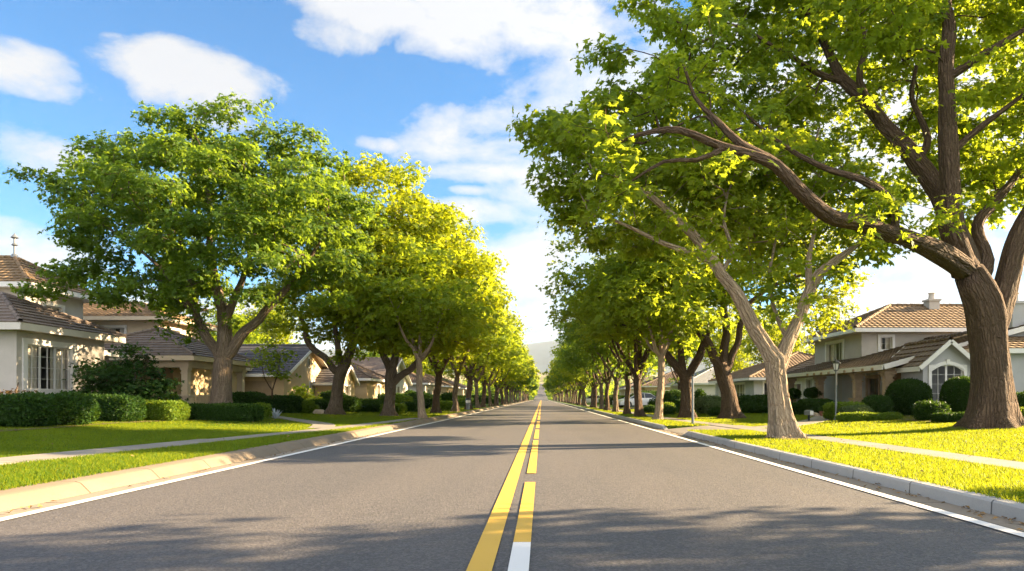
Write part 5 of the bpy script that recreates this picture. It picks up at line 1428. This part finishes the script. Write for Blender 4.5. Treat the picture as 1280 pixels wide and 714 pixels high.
# cars
def car(label, loc, rz, grp):
    o = empty('parked_car', loc, rz, label, 'car', grp)
    L, W = 4.5, 1.78
    # sections along the length: (x, half width, belt height, roof height or None)
    low = .28
    prof = [(-2.25, .50, .62), (-2.18, .55, .80), (-1.7, .60, .92), (-1.1, .62, .98), (.2, .62, .96), (.95, .60, .92), (1.7, .57, .82), (2.12, .52, .68), (2.25, .48, .55)]
    mb = MB(); rings = []
    for x, _, h in prof:
        hw = W / 2 * (1 - .10 * abs(x / 2.25) ** 4)
        rings.append([(x, -hw * .96, low), (x, -hw, low + .18), (x, -hw, h - .22), (x, -hw * .93, h - .04), (x, -hw * .7, h), (x, hw * .7, h), (x, hw * .93, h - .04), (x, hw, h - .22), (x, hw, low + .18), (x, hw * .96, low)])
    for a, b in zip(rings, rings[1:]):
        for i in range(10): j = (i + 1) % 10; mb.poly([a[i], b[i], b[j], a[j]])
    mb.poly(rings[0]); mb.poly(rings[-1][::-1]); mb.build('body', M['carwhite'], o, True)
    cab = [(-1.75, .93, .62), (-1.05, 1.36, .54), (-.3, 1.43, .54), (.35, 1.38, .54), (1.15, .92, .62)]
    mb = MB(); g = MB(); rr = []
    for x, z, hw in cab: rr.append(((x, -hw, z), (x, hw, z)))
    for a, b in zip(rr[1:], rr[2:4]): mb.poly([(a[0][0], a[0][1], a[0][2] + .02), (b[0][0], b[0][1], b[0][2] + .02), (b[1][0], b[1][1], b[1][2] + .02), (a[1][0], a[1][1], a[1][2] + .02)])
    for s in (0, 1):
        sg = -1 if s == 0 else 1
        for (x, z, hw), (x2, z2, hw2) in zip(cab, cab[1:]): mb.bar((x, sg * hw, z), (x2, sg * hw2, z2), .07, .05)
        mb.bar((-.35, sg * .54, 1.4), (-.35, sg * .76, .94), .08, .04)
        g.poly([(-1.70, sg * .74, .93), (1.1, sg * .74, .92), (.35, sg * .55, 1.37), (-.3, sg * .55, 1.42), (-1.05, sg * .55, 1.35)])
    g.poly([(-1.72, -.7, .93), (-1.72, .7, .93), (-1.05, .54, 1.36), (-1.05, -.54, 1.36)]); g.poly([(1.12, -.7, .92), (1.12, .7, .92), (.35, .54, 1.38), (.35, -.54, 1.38)])
    mb.build('roof_frame', M['carwhite'], o); g.build('windows', M['car_glass'], o)
    for x in (-1.38, 1.40):
        for s in (-1, 1):
            w = MB(); fr = lambda a, b, c, x=x, s=s: (x + a, s * (W / 2 - .10) + b, .32 + c)
            def ring(r0, y0, r1, y1, m):
                for k in range(20):
                    a, b = 2 * math.pi * k / 20, 2 * math.pi * (k + 1) / 20
                    q = [(r0 * math.cos(a), y0, r0 * math.sin(a)), (r0 * math.cos(b), y0, r0 * math.sin(b)), (r1 * math.cos(b), y1, r1 * math.sin(b)), (r1 * math.cos(a), y1, r1 * math.sin(a))]
                    m.poly([fr(*p) for p in (q if r1 > 1e-4 else q[:3])])
            ring(.32, -.10, .32, .115, w); ring(.32, .115 * s, .20, .12 * s, w); ring(.32, -.1 * s, 0, -.1 * s, w); wh = w.build('wheel', M['tyre'], o)
            w = MB(); ring(.20, .118 * s, .15, .10 * s, w); ring(.15, .10 * s, 0, .115 * s, w); w.build('rim', M['metal_grey'], wh)
    for s in (-1, 1):
        m = MB(); m.box(2.10, 2.262, s * .62 - .16, s * .62 + .16, .58, .70); m.build('headlight', M['lampglass'], o)
        m = MB(); m.box(-2.262, -2.15, s * .62 - .14, s * .62 + .14, .66, .80); m.build('tail_light', m_red, o)
    m = MB(); m.box(2.15, 2.27, -.42, .42, .36, .50); m.build('grille', M['metal_dark'], o)
    return o
m_red = m_plain('tail_light_red', (.35, .02, .02), .3)
c1 = car('white car parked in the driveway behind a stout right-row trunk', (px_base(800, 63), 64.5, .24), R(200), 'parked cars')
c2 = copy_tree(c1); c2.location = (px_base(741.5, 112), 112, .2); c2.rotation_euler[2] = R(170); c2['label'] = 'distant white car glimpsed between trunks of the right row'
# low blue-grey fence by the driveway
o = empty('fence', (0, 0, 0), 0, 'low blue-grey board fence between right-row trunks, beside the driveway', 'fence')
mb = MB(); 
for k in range(26): mb.box(9.0 + k * .14, 9.12 + k * .14, 70, 70.03, .3, 1.05)
mb.build('panel', M['metal_grey'], o)
for k in range(3): mb = MB(); mb.box(8.9 + k * 1.85, 9.0 + k * 1.85, 69.95, 70.08, .2, 1.15); mb.build('post', M['white'], o)

# leaf litter along the gutters and on the lawns
lr = np.random.default_rng(12); n = 900
X = np.where(lr.uniform(size=n) < .35, lr.normal(4.33, .08, n), np.where(lr.uniform(size=n) < .3, -lr.uniform(5.95, 16, n), lr.uniform(4.7, 18, n)))
X = np.where(lr.uniform(size=n) < .12, -lr.normal(5.33, .08, n), X); Y = 5 + 28 * lr.uniform(size=n) ** 1.2
Z = np.where(X > 4.6, .21, np.where(X < -5.9, .21, .02)) + np.array([gz(x) - .15 for x in X]) * (np.abs(X) > 7)
a = lr.uniform(0, 6.28, n); d = np.stack([np.cos(a), np.sin(a), lr.normal(0, .2, n)], 1); s_ = np.stack([-np.sin(a), np.cos(a), lr.normal(0, .25, n)], 1); L = lr.uniform(.04, .08, n)[:, None]
p = np.stack([X, Y, Z], 1)
me = np_mesh('fallen_leaves', np.stack([p - d * L * .5, p + s_ * L * .28 + np.array([0, 0, .006]), p + d * L * .5, p - s_ * L * .28 + np.array([0, 0, .012])], 1).reshape(-1, 3), np.arange(n * 4).reshape(n, 4), m_plain('dry_leaf', (.22, .13, .04), .8, var=.5, vs=25))
tag(link('fallen_leaves', me), 'sparse dry leaves lying in the gutters and on the lawns', None, None, 'stuff')
# woods along the far road
rs2 = random.Random(77); n_ = 0
V = []; T_ = []
fw = np.random.default_rng(8)
for k in range(520):
    y = 345 + 900 * fw.uniform() ** 1.3; sd = -1 if k % 2 else 1; x = sd * (6.5 + (fw.uniform() ** 2) * 90)
    z = (terr(x, y) if y > 470 else .1); r = fw.uniform(2.6, 4.6); m_ = 46
    p = fw.normal(size=(m_, 3)); p /= np.linalg.norm(p, axis=1, keepdims=True); p[:, 2] = np.abs(p[:, 2]) * 1.3 - .15
    c = np.array([x, y, z + r * 1.1]) + p * r * fw.uniform(.6, 1, (m_, 1))
    V.append(c)
V = np.concatenate(V); n = len(V)
ax = fw.normal(size=(n, 3)); nn = fw.normal(size=(n, 3)) * .6 + np.array([0, 0, .8])
LEAFLETS = 3
o = link('distant_woods', spray_mesh('distant_woods', V, ax, nn, fw.uniform(1.3, 2.4, n), np.clip(fw.normal(.45, .25, n), 0, 1), M['leaf_mid']))
tag(o, 'distant woods lining the road where it climbs the far hill', None, None, 'stuff')

# ------------------------------------------------------------------ air, sky, sun, camera
SUN_AZ, SUN_EL = R(76), R(21)
hz = NT('haze'); hz.t.nodes.remove(hz.b); pv = hz.n('ShaderNodeVolumePrincipled', Color=(.70, .85, 1, 1), Density=HAZE); hz.t.links.new(pv.outputs[0], hz.out.inputs['Volume'])
if HAZE > 0:
    mb = MB(); mb.box(-5200, 5200, -150, 6600, -1.2, 520); h = mb.build('haze', hz.m); tag(h, 'thin pale evening haze over the distant hills', None, None, 'stuff')

sun = bpy.data.lights.new('sun', 'SUN'); sun.energy = SUN_E; sun.angle = R(.53); sun.color = (1, .75, .455)
so = bpy.data.objects.new('sun', sun); COL.objects.link(so)
sd = Vector((math.sin(SUN_AZ) * math.cos(SUN_EL), math.cos(SUN_AZ) * math.cos(SUN_EL), math.sin(SUN_EL)))
so.rotation_euler = sd.to_track_quat('Z', 'Y').to_euler()

wd = bpy.data.worlds.new('World'); sc.world = wd; wd.use_nodes = True
class WT(NT):
    def __init__(s): s.t = wd.node_tree
w = WT(); bg = wd.node_tree.nodes['Background']
sky = w.n('ShaderNodeTexSky', dict(sky_type='NISHITA', sun_disc=False)); sky.sun_elevation = SUN_EL; sky.sun_rotation = SUN_AZ; sky.air_density = 1.0; sky.dust_density = SKY_DUST; sky.ozone_density = 2.0
tc = w.n('ShaderNodeTexCoord').outputs['Generated']
xyz = w.n('ShaderNodeSeparateXYZ', Vector=tc)
az = w.math('ARCTAN2', xyz.outputs[0], xyz.outputs[1]); el = w.math('ARCSINE', xyz.outputs[2])
cz = w.n('ShaderNodeCombineXYZ', X=w.math('MULTIPLY', az, 1.0), Y=w.math('MULTIPLY', el, 1.6), Z=w.math('MULTIPLY', xyz.outputs[1], .3))
nz = w.noise(cz.outputs[0], 6.5, 11, .64, dist=.25); nz2 = w.noise(cz.outputs[0], 2.2, 5, .6)
def c_at(px, py): 
    d = Vector(((px - VX), F, -(py - VY))).normalized(); return math.atan2(d.x, d.y), math.asin(d.z)
acc = None
for (cx, cy, rx, ry, wt) in [(30, 82, 85, 30, .95), (245, 96, 110, 34, 1.0), (150, 70, 60, 14, .5), (55, 195, 60, 26, .75), (40, 320, 90, 40, .85), (20, 285, 70, 14, .7), (110, 245, 40, 12, .3), (640, 22, 210, 46, 1.0), (470, 15, 90, 34, .95), (425, 45, 55, 26, .7), (560, 55, 90, 26, .7), (600, 165, 85, 40, .85), (468, 181, 28, 9, .7),
                              (590, 238, 26, 6, .6), (580, 265, 75, 16, .9), (610, 215, 70, 14, .6), (650, 340, 90, 48, .9), (690, 400, 120, 45, .75), (560, 200, 60, 14, .3), (330, 155, 60, 12, .35), (700, 250, 90, 60, .55), (1000, 200, 420, 260, .9), (1100, 420, 420, 90, 1.0), (250, 400, 260, 40, .55), (140, 45, 20, 6, .5)]:
    a, e = c_at(cx, cy); a2, _ = c_at(cx + rx, cy); _, e2 = c_at(cx, cy - ry)
    dx = w.math('DIVIDE', w.math('SUBTRACT', az, a), abs(a2 - a)); dy = w.math('DIVIDE', w.math('SUBTRACT', el, e), abs(e2 - e))
    m_ = w.math('MULTIPLY', w.math('SUBTRACT', 1.0, w.math('MULTIPLY', w.math('ADD', w.math('MULTIPLY', dx, dx), w.math('MULTIPLY', dy, dy)), .5)), wt)
    acc = m_ if acc is None else w.math('MAXIMUM', acc, m_)
# unseen clouds over the rest of the sky, added as fill light
away_fill = w.math('MULTIPLY', w.math('SUBTRACT', .5, xyz.outputs[1]), 1.2)
acc = w.math('MAXIMUM', acc, w.math('MINIMUM', away_fill, 1.0))
dens = w.math('ADD', w.math('MAXIMUM', acc, -.6), w.math('MULTIPLY', w.math('SUBTRACT', nz, .5), 3.1))
mask = w.ramp(dens, [(.18, 0), (.42, .42), (.85, 1)])
shade = w.ramp(w.math('ADD', dens, w.math('MULTIPLY', w.math('SUBTRACT', nz2, .5), 1.6)), [(.45, 1), (1.35, .55)])
lowfade = w.ramp(el, [(.0, 0), (.03, 1)])
# clouds brighter towards the sun, and boosted behind the camera for added fill
sdot = w.n('ShaderNodeVectorMath', dict(operation='DOT_PRODUCT'), i0=tc, i1=tuple(sd)).outputs['Value']
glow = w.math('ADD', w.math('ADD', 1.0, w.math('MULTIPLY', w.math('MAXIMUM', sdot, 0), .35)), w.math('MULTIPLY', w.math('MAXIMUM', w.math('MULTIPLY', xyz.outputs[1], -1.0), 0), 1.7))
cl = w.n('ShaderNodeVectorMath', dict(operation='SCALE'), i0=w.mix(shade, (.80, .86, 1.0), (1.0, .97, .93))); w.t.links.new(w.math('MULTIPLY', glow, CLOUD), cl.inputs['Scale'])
skyc = w.mix(1.0, sky.outputs[0], SKY_TINT, 'MULTIPLY')
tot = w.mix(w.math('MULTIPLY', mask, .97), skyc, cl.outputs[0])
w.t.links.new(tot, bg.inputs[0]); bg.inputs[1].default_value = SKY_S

cam = bpy.data.cameras.new('camera'); co = bpy.data.objects.new('camera', cam); COL.objects.link(co)
co.location = (0, 0, CH); co.rotation_euler = (math.pi / 2, 0, 0)
cam.sensor_width = 36; cam.lens = F / 1280 * 36; cam.clip_start = .1; cam.clip_end = 20000
cam.shift_x = -(VX - 640) / 1280; cam.shift_y = (VY - 357) / 1280
sc.camera = co
sc.view_settings.view_transform = 'Standard'; sc.view_settings.look = 'None'; sc.view_settings.exposure = EXPO; sc.view_settings.gamma = 1
cy = sc.cycles
cy.max_bounces = 10; cy.diffuse_bounces = 6; cy.glossy_bounces = 2; cy.transmission_bounces = 8; cy.transparent_max_bounces = 8; cy.volume_bounces = 0
cy.caustics_reflective = False; cy.caustics_refractive = False; cy.sample_clamp_indirect = 6
cy.use_denoising = True
try: cy.denoiser = 'OPENIMAGEDENOISE'; cy.denoising_prefilter = 'ACCURATE'
except Exception: pass
cy.use_adaptive_sampling = True; cy.adaptive_threshold = .015
